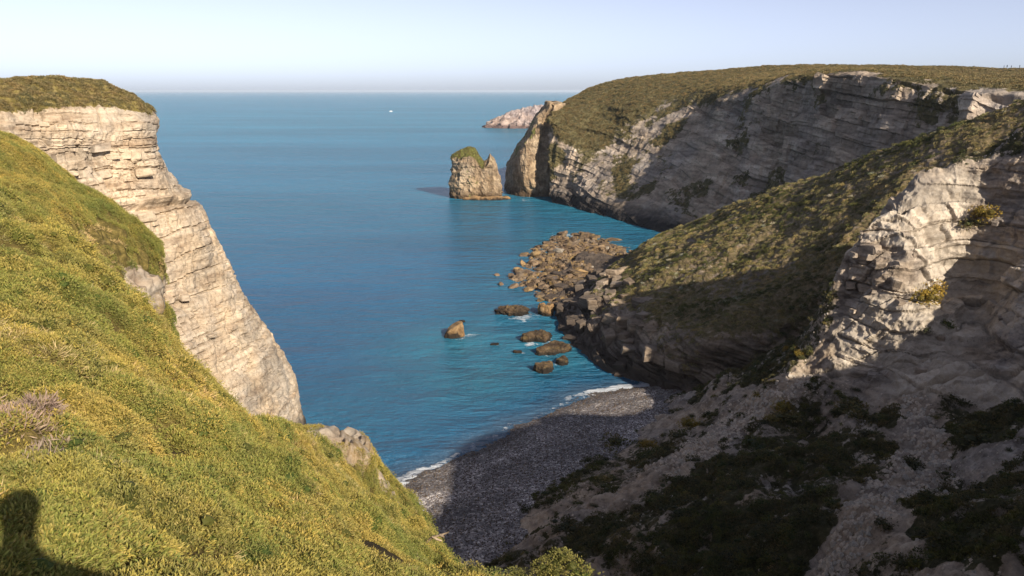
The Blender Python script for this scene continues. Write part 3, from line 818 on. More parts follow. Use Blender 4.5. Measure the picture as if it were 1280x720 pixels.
SHORE += [(c[0], c[1] + 2, 15), (c[0] + 5, c[1] - 6, 12)]
SURF['stack'] = (Gc, gnormals(Gc), dict(cap=capm))

# rock fin beside the headland
cols = [([681, 669, 659, 645, 635, 632, 631], [525, 525, 522, 520, 515, 505, None]),
        ([684, 673, 664, 655, 651, 655, 657], [462, 458, 455, 452, 450, 448, None]),
        ([688, 680, 673, 669, 667, 666, 669], [458, 455, 452, 450, 447, 445, None]),
        ([690, 686, 681, 677, 675, 675, 677], [462, 460, 457, 455, 452, 450, None]),
        ([693, 693, 693, 693, 692, 692, 693], [459, 457, 455, 453, 451, 449, None])]
pys = [131, 146, 166, 186, 206, 226, 246]
fc = []
for k, (pxs_, ys_) in enumerate(cols):
    colp = []
    for a, b, yy in zip(pxs_, pys, ys_):
        colp.append(z0(a, b + (-10 if k == 0 else 0)) if yy is None else P(a, b, yy))
    fc.append(colp)
bkc = [[p + np.array([8, 22, 0]) for p in fc[0]]]
bke = [[p + np.array([14, 16, 0]) for p in fc[-1]]]
fc = bkc + fc + bke
crown = [fc[0][0] + [2, 1, 0.5], fc[1][0] + [.6, 3, 1.5], fc[2][0] + [0, 2, 2], fc[3][0] + [0, 2, 2.0], fc[4][0] + [0, 2, 1.5], fc[5][0] + [-1, 2, 1], fc[6][0]]
mid_ = np.mean([fc[0][0], fc[3][0], fc[6][0]], axis=0) + [0, 4, 1.5]
rows = [[mid_ + 0.02 * k for k in range(7)], crown] + [[cc[k] for cc in fc] for k in range(7)] + [[cc[6] + [0, 0, -5] for cc in fc]]
A = patch(rows, [6, 8] + [22, 26, 26, 26, 26, 26] + [8], [14, 60, 46, 30, 30, 16])
N = gnormals(A)
if N[60, 90, 1] > 0: N = -N
rb_ = ridged(A * [0.16, 0.16, 0.035], 4, 610) - 0.5
b1, _ = blocks(A[..., 2], A[..., 0] + A[..., 1], 3.0, 5.0, 611)
A = A + N * (1.9 * rb_ + 0.8 * (b1 - 0.5) + 0.6 * fbm(A * 0.4, 3, 612))[..., None]
fveg = sstep(-0.1, 0.5, fbm(A * [0.12, 0.12, 0.05], 3, 613)) * 0.55 * sstep(8, 25, A[..., 2]) * sstep(0.2, -0.3, -(N[..., 0] + 0.4) * -1)
fveg = np.clip(fveg + 0.15, 0, 0.7)
link("rock_fin", grid_mesh("rock_fin", A, [M['stack']], False, dict(veg=fveg)), None, "tall narrow rock fin split from the tip of the far headland", "rock fin")
fb = P(660, 246, z=0); SHORE += [(fb[0], fb[1] + 6, 12)]

# pale islet on the horizon side
c = P(672, 160.5, z=0)
topf = profile([588, 596, 606, 616, 624, 634, 644, 654, 664, 672, 682, 700, 730, 750], [161, 160.5, 158.5, 154, 149, 144.5, 142, 139, 136.5, 135, 136, 141, 155, 161], c[1], 672, 161)
G, S, T = mound(c[0], c[1] + 50, 112, 60, 0, lambda a, b: topf(a * 1.0, b) * (1 - 0.75 * sstep(0, 55, np.abs(b))), 200, 70, 0.86, -6, 9.0, 0.05, 47)
grid_thing("islet", G, M['island'], "long pale pinkish islet far out beyond the rock fin", "islet")

# reefs and single rocks in the water
def sea_rock(name, px, py, w, depth, hpx, mat, label, cat, rot=0.0, bumps=0.6, group=None, sd=1, pts=None):
    b = P(px, py, z=0); m = b[1] / 960.0
    if pts is not None:
        tf = profile(pts[0], pts[1], b[1], px, py)
    else:
        hh = hpx * m
        tf = lambda a, bb: hh * (0.75 + 0.35 * noise(np.stack([a / (w * m) * 2.2, bb / (w * m) * 2.2, 0 * a + sd], -1), sd))
    R = w * m / 2
    G, S, T = mound(b[0], b[1] + depth * 0.3, R * 1.05, depth, rot, tf, 72, 40, 0.6, -1.2, bumps * min(1.5, R * 0.22), 0.55, sd, strat=0.8)
    
    if hpx > 4: SHORE.append((b[0], b[1], R * 0.9))
    return grid_thing(name, G, mat, label, cat, group)
sea_rock("sea_rock", 568, 421, 27, 1.9, 18, M['ochre'], "pointed tilted ochre rock alone in open water", "rock", 0.15, 0.35, None, 51,
         ([550, 555, 560, 566, 572, 577, 580.5, 583, 588], [421, 418, 411, 407, 404, 402.5, 403, 412, 421]))
sea_rock("reef", 638, 392, 50, 4.4, 9, M['seaweed'], "flat dark brown reef left of the foaming gap below the shelf", "reef", -0.12, 0.8, None, 52)
sea_rock("reef", 673, 425, 36, 5.0, 10, M['seaweed'], "long dark reef running diagonally beside the cliff foot, upper end", "reef", -0.95, 0.8, None, 53)
sea_rock("reef", 691, 441, 36, 5.0, 8.5, M['seaweed'], "brown reef running diagonally beside the cliff foot, lower end", "reef", -0.9, 0.8, None, 54)
sea_rock("sea_rock", 681, 464, 27, 2.2, 10, M['seaweed'], "rounded brown rock in the shallows nearest the pebble beach", "rock", 0.1, 0.6, None, 55)
sea_rock("sea_rock", 703, 455, 20, 1.6, 9, M['seaweed'], "small low brown rock touching the end of the diagonal reef", "rock", -0.3, 0.6, None, 56)
sea_rock("sea_rock", 682, 393, 20, 3.0, 16, M['ochre'], "ochre topped rock between the flat reef and the cliff foot", "rock", 0.3, 0.9, None, 57)
sea_rock("sea_rock", 647, 441, 13, 0.9, 3, M['seaweed'], "barely awash rock breaking the water right of the foam streaks", "rock", 0, 0.4, None, 58)
sea_rock("sea_rock", 618, 431, 14, 1.0, 2.0, M['seaweed'], "submerged looking dark rock between pointed rock and reef", "rock", 0, 0.4, None, 59)
sea_rock("sea_rock", 578, 402.5, 9, 0.8, 2.0, M['seaweed'], "tiny rock just behind the pointed ochre rock", "rock", 0, 0.3, None, 60)

# boulders on the shelf
def facet_rock(seed, sub=3, planes=20):
    r = np.random.default_rng(seed)
    bm = bmesh.new(); bmesh.ops.create_icosphere(bm, subdivisions=sub, radius=1.0)
    V = np.array([v.co[:] for v in bm.verts]); F = [[v.index for v in f.verts] for f in bm.faces]; bm.free()
    for _ in range(planes):
        nn = r.normal(size=3); nn /= np.linalg.norm(nn)
        d = r.uniform(0.45, 0.82)
        e = np.maximum(V @ nn - d, 0); V = V - e[:, None] * nn
    V *= (1 + 0.07 * fbm(V * 1.7 + seed, 3, seed))[:, None]
    return V, F
ROCKS = []
def rock_variant(mat, seed, nm="rock"):
    V, F = facet_rock(seed)
    return face_mesh(nm, V, F, [mat])
M['rockbrown'] = simple_mat("brown_boulder", ((0.075, 0.053, 0.036), (0.145, 0.105, 0.07), (0.235, 0.18, 0.12)), 1.6, 0.9, 0.15)
M['rockochre'] = simple_mat("ochre_boulder", ((0.13, 0.085, 0.04), (0.23, 0.16, 0.08), (0.33, 0.245, 0.135)), 1.4, 0.9, 0.15)
M['rockpale'] = simple_mat("pale_boulder", ((0.20, 0.165, 0.125), (0.33, 0.28, 0.22), (0.46, 0.40, 0.33)), 1.4, 0.9, 0.15)
M['rockdark'] = simple_mat("dark_boulder", ((0.045, 0.035, 0.03), (0.09, 0.07, 0.058), (0.15, 0.12, 0.10)), 1.6, 0.85, 0.15)
RV = {k: [rock_variant(M[k], 900 + 10 * i + j) for j in range(5)] for i, k in enumerate(('rockbrown', 'rockochre', 'rockpale', 'rockdark'))}
def shelf_z(x, y):
    g = SURF['shelf'][0]
    i = int(np.clip(round((y - 188) / (345 - 188) * 329), 0, 329)); j = int(np.clip(round((x + 14) / 86 * 229), 0, 229))
    return g[i, j, 2]
def place_rock(name, kind, x, y, z, s, label, cat, group, rs):
    o = link(name, RV[kind][int(rs.integers(5))], None, label, cat, group)
    o.location = (x, y, z)
    o.rotation_euler = (rs.uniform(-.5, .5), rs.uniform(-.5, .5), rs.uniform(0, 6.28))
    o.scale = s
    return o
rs = np.random.default_rng(99)
NAMED = [
    (669, 316, 15, 'rockochre', "big rounded ochre boulder left of its paler twin on the rock shelf"),
    (699, 313, 15, 'rockpale', "big pale rounded boulder near the middle of the rock shelf"),
    (727, 337, 20, 'rockochre', "largest yellow ochre boulder beside the pale rubble at the shelf's back"),
    (654, 326, 13, 'rockochre', "ochre boulder at the left seaward rim of the shelf below the big rounded one"),
    (645, 334, 12, 'rockochre', "ochre boulder lowest on the seaward rim of the shelf"),
    (663, 343, 16, 'rockochre', "broad ochre boulder in the lower part of the shelf"),
    (682, 338, 13, 'rockochre', "tall ochre boulder with a dark cleft beside it, mid shelf"),
    (640, 342, 12, 'rockbrown', "low reddish boulder awash at the left edge of the shelf"),
    (641, 354, 13, 'rockbrown', "flat reddish boulder furthest out in the water below the shelf"),
    (660, 357, 15, 'rockochre', "ochre boulder near the foam at the shelf's lower edge"),
    (680, 358, 14, 'rockbrown', "brown boulder against the dark cliff foot below the shelf"),
    (675, 371, 13, 'rockochre', "ochre boulder right at the foam channel under the shelf"),
    (712, 347, 12, 'rockbrown', "brown boulder in front of the largest yellow boulder"),
    (742, 333, 12, 'rockpale', "white rubble block right of the largest yellow boulder"),
    (703, 289, 12, 'rockbrown', "brown rock at the far tip of the shelf against the water"),
    (730, 292, 13, 'rockbrown', "long brown rock at the far right rim of the shelf"),
    (622, 340, 9, 'rockbrown', "small rock awash left of the shelf in open water"),
    (626, 352, 9, 'rockbrown', "small low rock awash nearest the flat reef"),
]
for px, py, w, kind, lab in NAMED:
    b = P(px, py + w * 0.3, z=0.4); m = b[1] / 960.0
    R = w * m / 2 * 1.25
    z = max(shelf_z(b[0], b[1]), -0.2)
    place_rock("boulder", kind, b[0], b[1], z + R * 0.25, (R, R * rs.uniform(0.8, 1.1), R * rs.uniform(0.4, 0.62)), lab, "boulder", "boulders on the rock shelf", rs)
    SHORE.append((b[0], b[1], R * 0.8))
cnt = 0
while cnt < 95:
    px, py = rs.uniform(612, 805), rs.uniform(284, 396)
    dd = polydist(np.array([px]), np.array([py]), SHELF)[0]
    if dd < -6: continue
    b = P(px, py, z=0.3)
    R = 0.45 + 1.25 * rs.random() ** 2.6
    kinds = ['rockbrown'] * 5 + ['rockochre', 'rockochre', 'rockdark', 'rockdark', 'rockpale'] if px < 740 else ['rockbrown', 'rockbrown', 'rockpale', 'rockochre']
    z = shelf_z(b[0], b[1])
    if z < -0.7: continue
    kk = kinds[int(rs.integers(len(kinds)))]
    cn_ = {'rockbrown': 'brown', 'rockochre': 'ochre', 'rockdark': 'dark', 'rockpale': 'pale'}[kk]
    zn = "at the far tip of the rock shelf" if py < 308 and px < 750 else "at the back of the rock shelf by the ridge" if px > 735 else "on the seaward rim of the rock shelf" if px < 668 else "in the lower part of the rock shelf" if py > 345 else "in the middle of the rock shelf"
    place_rock("boulder", kk, b[0], b[1], max(z, -0.1) + R * 0.2, (R, R * rs.uniform(0.6, 1.2), R * rs.uniform(0.3, 0.65)),
               "small " + cn_ + " boulder " + zn, "boulder", "small " + cn_ + " boulders " + zn, rs)
    cnt += 1

# ------------------------------------------------------------------ sea
from mathutils.kdtree import KDTree
shore = []
for key in ('headland', 'ridge', 'beach', 'cliff', 'shelf'):
    g = SURF[key][0].reshape(-1, 3)
    s = g[np.abs(g[:, 2]) < (0.5 if key != 'beach' else 0.12)]
    if key == 'shelf': s = s[np.hypot(s[:, 0] - 30, s[:, 1] - 270) < 100]
    shore.append(s[::4])
shore = np.concatenate(shore)
extra = []
for x, y, r in SHORE:
    for a in np.linspace(0, 6.28, 16): extra.append((x + r * math.cos(a), y + r * math.sin(a), 0))
shore = np.concatenate([shore, np.array(extra)])
kd = KDTree(len(shore))
for i, v in enumerate(shore): kd.insert((v[0], v[1], 0), i)
kd.balance()
b_ = SURF['beach'][0].reshape(-1, 3); b_ = b_[np.abs(b_[:, 2]) < 0.1][::3]
kb = KDTree(len(b_))
for i, v in enumerate(b_): kb.insert((v[0], v[1], 0), i)
kb.balance()
sth = np.concatenate([np.linspace(-80, -36, 26)[:-1], np.linspace(-36, 30, 420)[:-1], np.linspace(30, 80, 26)])
srr = np.concatenate([np.linspace(70, 360, 300)[:-1], 360 * (90000 / 360.) ** np.linspace(0, 1, 90)])
RR, TH = np.meshgrid(srr, np.radians(sth), indexing='ij')
A = np.stack([RR * np.sin(TH), RR * np.cos(TH), 0 * RR], -1)
dist = np.full(RR.shape, 999.0); dbeach = np.full(RR.shape, 999.0)
for i in range(RR.shape[0]):
    if srr[i] > 700: continue
    for j in range(RR.shape[1]):
        v = (A[i, j, 0], A[i, j, 1], 0)
        dist[i, j] = kd.find(v)[2]
        if srr[i] < 200: dbeach[i, j] = kb.find(v)[2]
sandy = P(610, 455, z=0)
bay = np.exp(-(((A[..., 0] - sandy[0] - 4) / 30.0) ** 2 + ((A[..., 1] - sandy[1]) / 42.0) ** 2))
shal_sheen = np.clip(0.62 * bay * (0.9 + 0.4 * fbm(A * 0.05, 3, 700)) + 0.32 * np.exp(-dist / 14.0) + 0.5 * sstep(150, 460, RR) + 0.4 * sstep(400, 1500, RR), 0, 1)  # shallows near shore; sky reflection painted paler into the colour far out
shal_sheen *= 1 - 0.75 * sstep(22, 2, dbeach) * 1.0
open_sea = sstep(-20, -55, A[..., 0]) * sstep(330, 130, A[..., 1])
shal_sheen *= 1 - 0.6 * open_sea
foam = (0.35 + 0.6 * sstep(-0.1, 0.5, fbm(A * 0.045, 3, 710))) * np.exp(-dist / 1.1) * sstep(560, 300, RR) + 0.50 * np.exp(-((dbeach - 0.8) / 0.6) ** 2) + 0.40 * np.exp(-((dbeach - 5) / 0.8) ** 2)
gap = P(655, 398, z=0)
foam += 0.62 * np.exp(-(((A[..., 0] - gap[0]) / 6.5) ** 2 + ((A[..., 1] - gap[1]) / 9.0) ** 2))
for px, py, w in ((592, 418, 2.4), (566, 243, 6.0), (652, 441, 1.6), (621, 431.5, 1.2), (660, 432, 1.6), (686, 249, 6), (655, 250, 6)):
    g = P(px, py, z=0); foam += 0.7 * np.exp(-(((A[..., 0] - g[0]) / w) ** 2 + ((A[..., 1] - g[1]) / w) ** 2))
foam = np.clip(foam, 0, 1.4)
wash = sstep(7, 1, dbeach)
n = NT("sea_water"); p = n.pos()
deep = (0.009, 0.092, 0.205); shl_sheen = (0.024, 0.180, 0.262)
fa = n.math('ADD', n.attr("shal_sheen"), n.math('MULTIPLY', n.math('SUBTRACT', n.noise(n.mapped(p, (0.012, 0.02, 1)), 1.0, 4), 0.5), 0.35))
c = n.mix(fa, deep, shl_sheen)
streak = n.noise(n.mapped(p, (0.0016, 0.007, 1)), 1.0, 4, 0.6)
c = n.mix(1.0, c, n.ramp(streak, [(0.35, 0.82), (0.65, 1.18)]), 'MULTIPLY')
c = n.mix(n.math('MULTIPLY', n.attr("wash"), 0.5), c, (0.075, 0.11, 0.165))
fn = n.noise(n.mapped(p, (0.55, 0.9, 1)), 1.0, 7, 0.75, 0.8)
fo = n.math('SUBTRACT', n.attr("foam"), n.math('MULTIPLY', fn, 1.45))
fo = n.ramp(n.math('ADD', fo, 0.5), [(0.40, 0.0), (0.62, 0.85)])
c = n.mix(fo, c, (0.58, 0.61, 0.65))
w0 = n.noise(n.mapped(p, (0.035, 0.075, 1), (0, 0, 0.2)), 1.0, 5, 0.6, 0.2)
w1 = n.noise(n.mapped(p, (0.10, 0.28, 1), (0, 0, 0.25)), 1.0, 6, 0.62, 0.3)
w2 = n.noise(n.mapped(p, (0.5, 1.0, 1), (0, 0, -0.3)), 1.0, 5, 0.65)
hgt = n.math('ADD', n.math('ADD', n.math('MULTIPLY', w1, 1.0), n.math('MULTIPLY', w2, 0.36)), n.math('MULTIPLY', w0, 2.2))
n.bump(hgt, 1.0, 3.4)
n.b.inputs['Specular IOR Level'].default_value = 0.36
r_ = n.math('ADD', 0.27, n.math('MULTIPLY', fo, 0.6))
n.ln(r_, n.b.inputs["Roughness"])
n.ln(c, n.b.inputs["Base Color"])
n.b.inputs["IOR"].default_value = 1.33
M['sea'] = n.m
link("sea", grid_mesh("sea", A, [M['sea']], True, dict(shal_sheen=shal_sheen, foam=foam, wash=wash), flip=True), kind='structure', label="calm blue green sea reaching the horizon")

# ------------------------------------------------------------------ plants
def blades(specs, seed):
    """specs: list of (pos, dir, length, width, hue) -> mesh data of one kite-shaped leaf each, with tip attribute"""
    r = np.random.default_rng(seed)
    V, F, hue, tip = [], [], [], []
    for p, d, L, w, h in specs:
        d = d / (np.linalg.norm(d) + 1e-9)
        s = np.cross(d, r.normal(size=3)); s /= np.linalg.norm(s) + 1e-9
        nrm = np.cross(s, d)
        k = len(V)
        V += [p, p + d * L * 0.5 + s * w + nrm * w * 0.3, p + d * L, p + d * L * 0.5 - s * w + nrm * w * 0.3]
        F.append((k, k + 1, k + 2, k + 3))
        hue += [h] * 4; tip += [0, 0.45, 1, 0.45]
    return np.array(V), F, np.array(hue), np.array(tip)

def clump(name, mat, seed, n, R, h, L, w, spread=0.7, hue=(0, 1), dome=1.0):
    """low cushion of upright leaves"""
    r = np.random.default_rng(seed); sp = []
    for _ in range(n):
        a = r.uniform(0, 6.283); q = math.sqrt(r.random())
        z = h * dome * (1 - q * q) * r.uniform(0.35, 1.0)
        p = np.array([R * q * math.cos(a), R * q * math.sin(a), z - 0.1 * h])
        d = np.array([math.cos(a) * q * spread, math.sin(a) * q * spread, 0.55]) + r.normal(size=3) * 0.38
        d[2] = abs(d[2])
        sp.append((p, d, L * r.uniform(0.6, 1.3), w * r.uniform(0.7, 1.3), r.uniform(*hue)))
    V, F, hu, ti = blades(sp, seed + 1)
    me = face_mesh(name, V, F, [mat], False, None, dict(hue=hu, tip=ti))
    return bpy.data.objects.new(name, me)

def crown_mesh(name, mat, seed, n, leaf, flat=0.75, lobes=7, wid=0.3):
    """rounded bush of unit radius: lumpy volume filled with leaves, with a few inner twigs and core lumps"""
    r = np.random.default_rng(seed); sp = []
    C = [(np.array([0, 0, 0.35 * flat]), 0.62)]
    for _ in range(lobes):
        a = r.uniform(0, 6.283); q = r.uniform(0.3, 0.66)
        C.append((np.array([q * math.cos(a), q * math.sin(a), r.uniform(0.12, 0.62) * flat]), r.uniform(0.26, 0.46)))
    for _ in range(n):
        c, R = C[int(r.integers(len(C)))]
        d = r.normal(size=3); d /= np.linalg.norm(d)
        p = c + d * R * (r.uniform(0.72, 1.05)) * np.array([1, 1, flat])
        if p[2] < -0.05: continue
        sp.append((p, d + r.normal(size=3) * 0.55 + [0, 0, 0.35], leaf * r.uniform(0.6, 1.4), leaf * wid * r.uniform(0.7, 1.2), r.random()))
    V, F, hu, ti = blades(sp, seed + 1)
    V = list(V); hu = list(hu); ti = list(ti); F = list(F)
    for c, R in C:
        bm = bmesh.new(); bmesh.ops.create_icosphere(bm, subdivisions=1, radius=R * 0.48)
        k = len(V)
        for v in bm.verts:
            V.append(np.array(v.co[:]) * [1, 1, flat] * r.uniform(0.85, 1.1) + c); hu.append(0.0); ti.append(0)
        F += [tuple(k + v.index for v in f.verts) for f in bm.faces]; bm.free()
    return face_mesh(name, V, F, [mat], False, None, dict(hue=hu, tip=ti))

L = {}
L['heath'] = leaf_mat("heath_leaf", ((0.07, 0.07, 0.012), (0.155, 0.14, 0.02), (0.225, 0.19, 0.034), (0.31, 0.235, 0.08)), (0.40, 0.33, 0.115), 0.55, 0.34)
L['green'] = leaf_mat("green_heath_leaf", ((0.05, 0.07, 0.012), (0.11, 0.13, 0.02), (0.17, 0.17, 0.035), (0.22, 0.17, 0.06)), (0.33, 0.31, 0.09), 0.5, 0.2)
L['straw'] = leaf_mat("dry_grass_blade", ((0.24, 0.165, 0.06), (0.36, 0.26, 0.11), (0.46, 0.35, 0.17), (0.20, 0.17, 0.06)), (0.52, 0.42, 0.24), 0.5, 0.2)
L['heather'] = leaf_mat("faded_heather_twig", ((0.11, 0.075, 0.06), (0.19, 0.135, 0.11), (0.27, 0.205, 0.17), (0.15, 0.125, 0.05)), (0.34, 0.27, 0.23), 0.5, 0.2)
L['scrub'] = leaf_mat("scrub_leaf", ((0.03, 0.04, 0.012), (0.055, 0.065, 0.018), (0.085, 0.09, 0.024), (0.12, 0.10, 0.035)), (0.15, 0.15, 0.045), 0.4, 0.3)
L['olive'] = leaf_mat("olive_scrub_leaf", ((0.06, 0.06, 0.018), (0.11, 0.10, 0.028), (0.16, 0.135, 0.045), (0.20, 0.15, 0.07)), (0.26, 0.22, 0.09), 0.4, 0.3)
L['golden'] = leaf_mat("golden_gorse_leaf", ((0.09, 0.07, 0.012), (0.19, 0.135, 0.018), (0.30, 0.20, 0.025), (0.20, 0.12, 0.03)), (0.42, 0.30, 0.05), 0.5, 0.15)
L['pale'] = leaf_mat("pale_seedhead_leaf", ((0.28, 0.25, 0.17), (0.38, 0.35, 0.25), (0.48, 0.45, 0.35), (0.20, 0.19, 0.10)), (0.55, 0.52, 0.43), 0.4, 0.2)
L['turf'] = leaf_mat("clifftop_turf_leaf", ((0.07, 0.06, 0.024), (0.115, 0.095, 0.038), (0.165, 0.13, 0.056), (0.23, 0.165, 0.085)), (0.25, 0.195, 0.10), 0.4, 0.25)
L['ridgeolive'] = leaf_mat("ridge_scrub_leaf", ((0.085, 0.09, 0.028), (0.155, 0.155, 0.048), (0.235, 0.20, 0.08), (0.30, 0.23, 0.125)), (0.36, 0.30, 0.15), 0.4, 0.35)
L['dark'] = leaf_mat("dark_scrub_leaf", ((0.03, 0.033, 0.013), (0.055, 0.057, 0.021), (0.085, 0.078, 0.03), (0.14, 0.105, 0.05)), (0.13, 0.118, 0.053), 0.35, 0.25)

def euler_align(n, rnd, tilt=0.6):
    z = n * tilt + np.array([0, 0, 1.0]) * (1 - tilt); z /= np.linalg.norm(z, axis=1, keepdims=True)
    a = rnd.uniform(0, 6.283, len(z))
    t = np.stack([np.cos(a), np.sin(a), 0 * a], -1)
    x = t - z * (t * z).sum(1, keepdims=True); x /= np.linalg.norm(x, axis=1, keepdims=True) + 1e-9
    y = np.cross(z, x)
    return np.stack([np.arctan2(y[:, 2], z[:, 2]), -np.arcsin(np.clip(x[:, 2], -1, 1)), np.arctan2(x[:, 1], x[:, 0])], -1)

def sample_surf(key, weight, density, rnd, cull=True):
    """random points on a surface; weight is a per-vertex grid, density per square metre (may be a grid too)"""
    G, N, _ = SURF[key]
    a, b, c, d = G[:-1, :-1], G[:-1, 1:], G[1:, 1:], G[1:, :-1]
    ar = 0.5 * np.linalg.norm(np.cross(c - a, d - b), axis=2)
    w = weight * density if not np.isscalar(weight) or not np.isscalar(density) else np.full(G.shape[:2], weight * density)
    w = w[:-1, :-1] * ar
    if cull:
        px, py = proj(a)
        wide = 900 if key in ('hill', 'spur') else 140
        w = w * ((px > -wide) & (px < 1420) & (py > 40) & (py < 760 + wide) & (a[..., 1] > 0.5))
    w = np.clip(w, 0, None).ravel()
    n = rnd.poisson(w)
    idx = np.repeat(np.arange(len(w)), n)
    u, v = rnd.random(len(idx)), rnd.random(len(idx))
    C = G.shape[1] - 1
    i, j = idx // C, idx % C
    p = (a[i, j] * ((1 - u) * (1 - v))[:, None] + b[i, j] * (u * (1 - v))[:, None] + c[i, j] * (u * v)[:, None] + d[i, j] * ((1 - u) * v)[:, None])
    nn = N[i, j]
    nn = np.where(nn[:, 2:3] < 0, -nn, nn)
    return p, nn

def scatter(name, pts, nrm, scale, protos, label, seed=1, tilt=0.6):
    """ground cover: one object whose node tree puts plant clumps on its own points"""
    rnd = np.random.default_rng(seed)
    me = bpy.data.meshes.new(name)
    me.vertices.add(len(pts)); me.vertices.foreach_set("co", pts.ravel().astype(np.float32))
    at = me.attributes.new("rot", 'FLOAT_VECTOR', 'POINT'); at.data.foreach_set("vector", euler_align(nrm, rnd, tilt).ravel().astype(np.float32))
    at = me.attributes.new("scl", 'FLOAT', 'POINT'); at.data.foreach_set("value", np.asarray(scale, np.float32))
    at = me.attributes.new("pick", 'INT', 'POINT'); at.data.foreach_set("value", rnd.integers(0, len(protos), len(pts)).astype(np.int32))
    o = link(name, me, kind='stuff', label=label)
    coll = bpy.data.collections.new(name + "_kinds")
    for q in protos: coll.objects.link(q)
    g = bpy.data.node_groups.new(name + "_nodes", 'GeometryNodeTree')
    g.interface.new_socket("Geometry", in_out='INPUT', socket_type='NodeSocketGeometry')
    g.interface.new_socket("Geometry", in_out='OUTPUT', socket_type='NodeSocketGeometry')
    gi = g.nodes.new("NodeGroupInput"); go = g.nodes.new("NodeGroupOutput")
    ip = g.nodes.new("GeometryNodeInstanceOnPoints"); ci = g.nodes.new("GeometryNodeCollectionInfo")
    ci.inputs["Collection"].default_value = coll; ci.inputs["Separate Children"].default_value = True; ci.inputs["Reset Children"].default_value = True
    ip.inputs["Pick Instance"].default_value = True
    def na(nm, dt):
        n_ = g.nodes.new("GeometryNodeInputNamedAttribute"); n_.data_type = dt; n_.inputs["Name"].default_value = nm
        return [q for q in n_.outputs if q.enabled and q.name == "Attribute"][0]
    ln = g.links.new
    ln(gi.outputs[0], ip.inputs["Points"]); ln(ci.outputs[0], ip.inputs["Instance"])
    ln(na("rot", 'FLOAT_VECTOR'), ip.inputs["Rotation"]); ln(na("scl", 'FLOAT'), ip.inputs["Scale"]); ln(na("pick", 'INT'), ip.inputs["Instance Index"])
    ln(ip.outputs[0], go.inputs[0])
    md = o.modifiers.new("cover", 'NODES'); md.node_group = g
    print("scatter", name, len(pts))
    return o

rnd = np.random.default_rng(5)
K = {}
K['heath'] = [clump("heath_clump", L['heath'], 11 + k, 210, 0.13, 0.10, 0.030, 0.0042) for k in range(4)]
K['green'] = [clump("green_heath_clump", L['green'], 31 + k, 210, 0.13, 0.11, 0.030, 0.0045) for k in range(3)]
K['straw'] = [clump("dry_grass_clump", L['straw'], 51 + k, 50, 0.10, 0.05, 0.13, 0.0045, 1.2) for k in range(3)]
K['heather'] = [clump("heather_clump", L['heather'], 61 + k, 70, 0.13, 0.12, 0.075, 0.0035, 0.9) for k in range(3)]
K['scrub'] = [clump("scrub_clump", L['scrub'], 71 + k, 90, 0.5, 0.42, 0.17, 0.045) for k in range(3)]
K['olive'] = [clump("olive_scrub_clump", L['olive'], 81 + k, 80, 0.5, 0.34, 0.17, 0.045) for k in range(3)]
K['turf'] = [clump("turf_clump", L['turf'], 91 + k, 70, 0.5, 0.22, 0.20, 0.045) for k in range(3)]
K['ridgeolive'] = [clump("ridge_scrub_clump", L['ridgeolive'], 141 + k, 80, 0.5, 0.36, 0.17, 0.045) for k in range(3)]
K['dark'] = [clump("dark_scrub_clump", L['dark'], 101 + k, 80, 0.5, 0.36, 0.17, 0.045) for k in range(3)]
K['pale'] = [clump("pale_clump", L['pale'], 111 + k, 60, 0.5, 0.34, 0.17, 0.05) for k in range(2)]

# foreground heath
G, N, at = SURF['hill']
r_ = np.hypot(G[..., 0], G[..., 1]); vis = (G[..., 1] > 0.6) & (r_ < 46)
scl = 0.72 + r_ * 0.032
big = fbm(G * 0.35, 4, 900); sml = fbm(G * 1.6, 3, 901)
PATH = [(372, 545), (388, 560), (400, 600), (385, 640), (368, 660), (360, 640), (378, 600), (362, 560)]
strawy = np.clip(sstep(0.1, 0.5, big + 0.35 * sml) * 0.8 + at['dry'] + 0.9 * sstep(-6, 6, polydist(at['px'], at['py'], PATH)), 0, 1)
HEATHER = [(-30, 505), (40, 512), (75, 530), (60, 565), (75, 600), (50, 600), (30, 575), (-30, 570)]
hth = sstep(-6, 10, polydist(at['px'], at['py'], HEATHER) + 14 * fbm(G * 1.2, 3, 905))
GREENM = [(255, 560), (300, 545), (350, 540), (375, 560), (385, 620), (370, 650), (300, 660), (275, 620)]
grn = np.clip(sstep(-0.1, 0.3, -0.6 * big + 0.8 * noise(G * [0.6, 0.6, 0.2] + 3.3, 908)) * 0.8 + sstep(-10, 10, polydist(at['px'], at['py'], GREENM)) * 0.8, 0, 1) * (1 - 0.8 * strawy)
bare_ = (1 - at['rock']) * vis * (1 - 0.75 * hth)
gap_ = sstep(0.10, 0.28, at['cush'] + 0.10 * sml) * (0.35 + 0.65 * sstep(0.05, 0.2, at['cush2']))
dens = 120.0 / scl ** 2
def cover(name, key, w, dens_, protos, lab, sd, smin, smax, sgrid=None, tilt=0.6, up=0.0):
    p, n_ = sample_surf(key, w, dens_, rnd)
    s_ = rnd.uniform(smin, smax, len(p))
    if sgrid is not None: s_ = s_ * (0.72 + np.hypot(p[:, 0], p[:, 1]) * sgrid)
    return scatter(name, p + [0, 0, up], n_, s_, protos, lab, sd, tilt)
cover("heath_cover", 'hill', bare_ * gap_ * (1 - 0.75 * grn) * (1 - 0.45 * strawy), dens, K['heath'], "yellow green low heath covering the foreground slope", 1, 0.75, 1.35, 0.032)
cover("green_heath_cover", 'hill', bare_ * gap_ * grn, dens, K['green'], "darker green heath patches on the foreground slope", 2, 0.8, 1.4, 0.032)
cover("dry_grass_cover", 'hill', bare_ * gap_ * (0.05 + 0.8 * strawy), dens * 0.38, K['straw'], "straw coloured dry grass among the foreground heath", 3, 0.5, 1.0, 0.03)
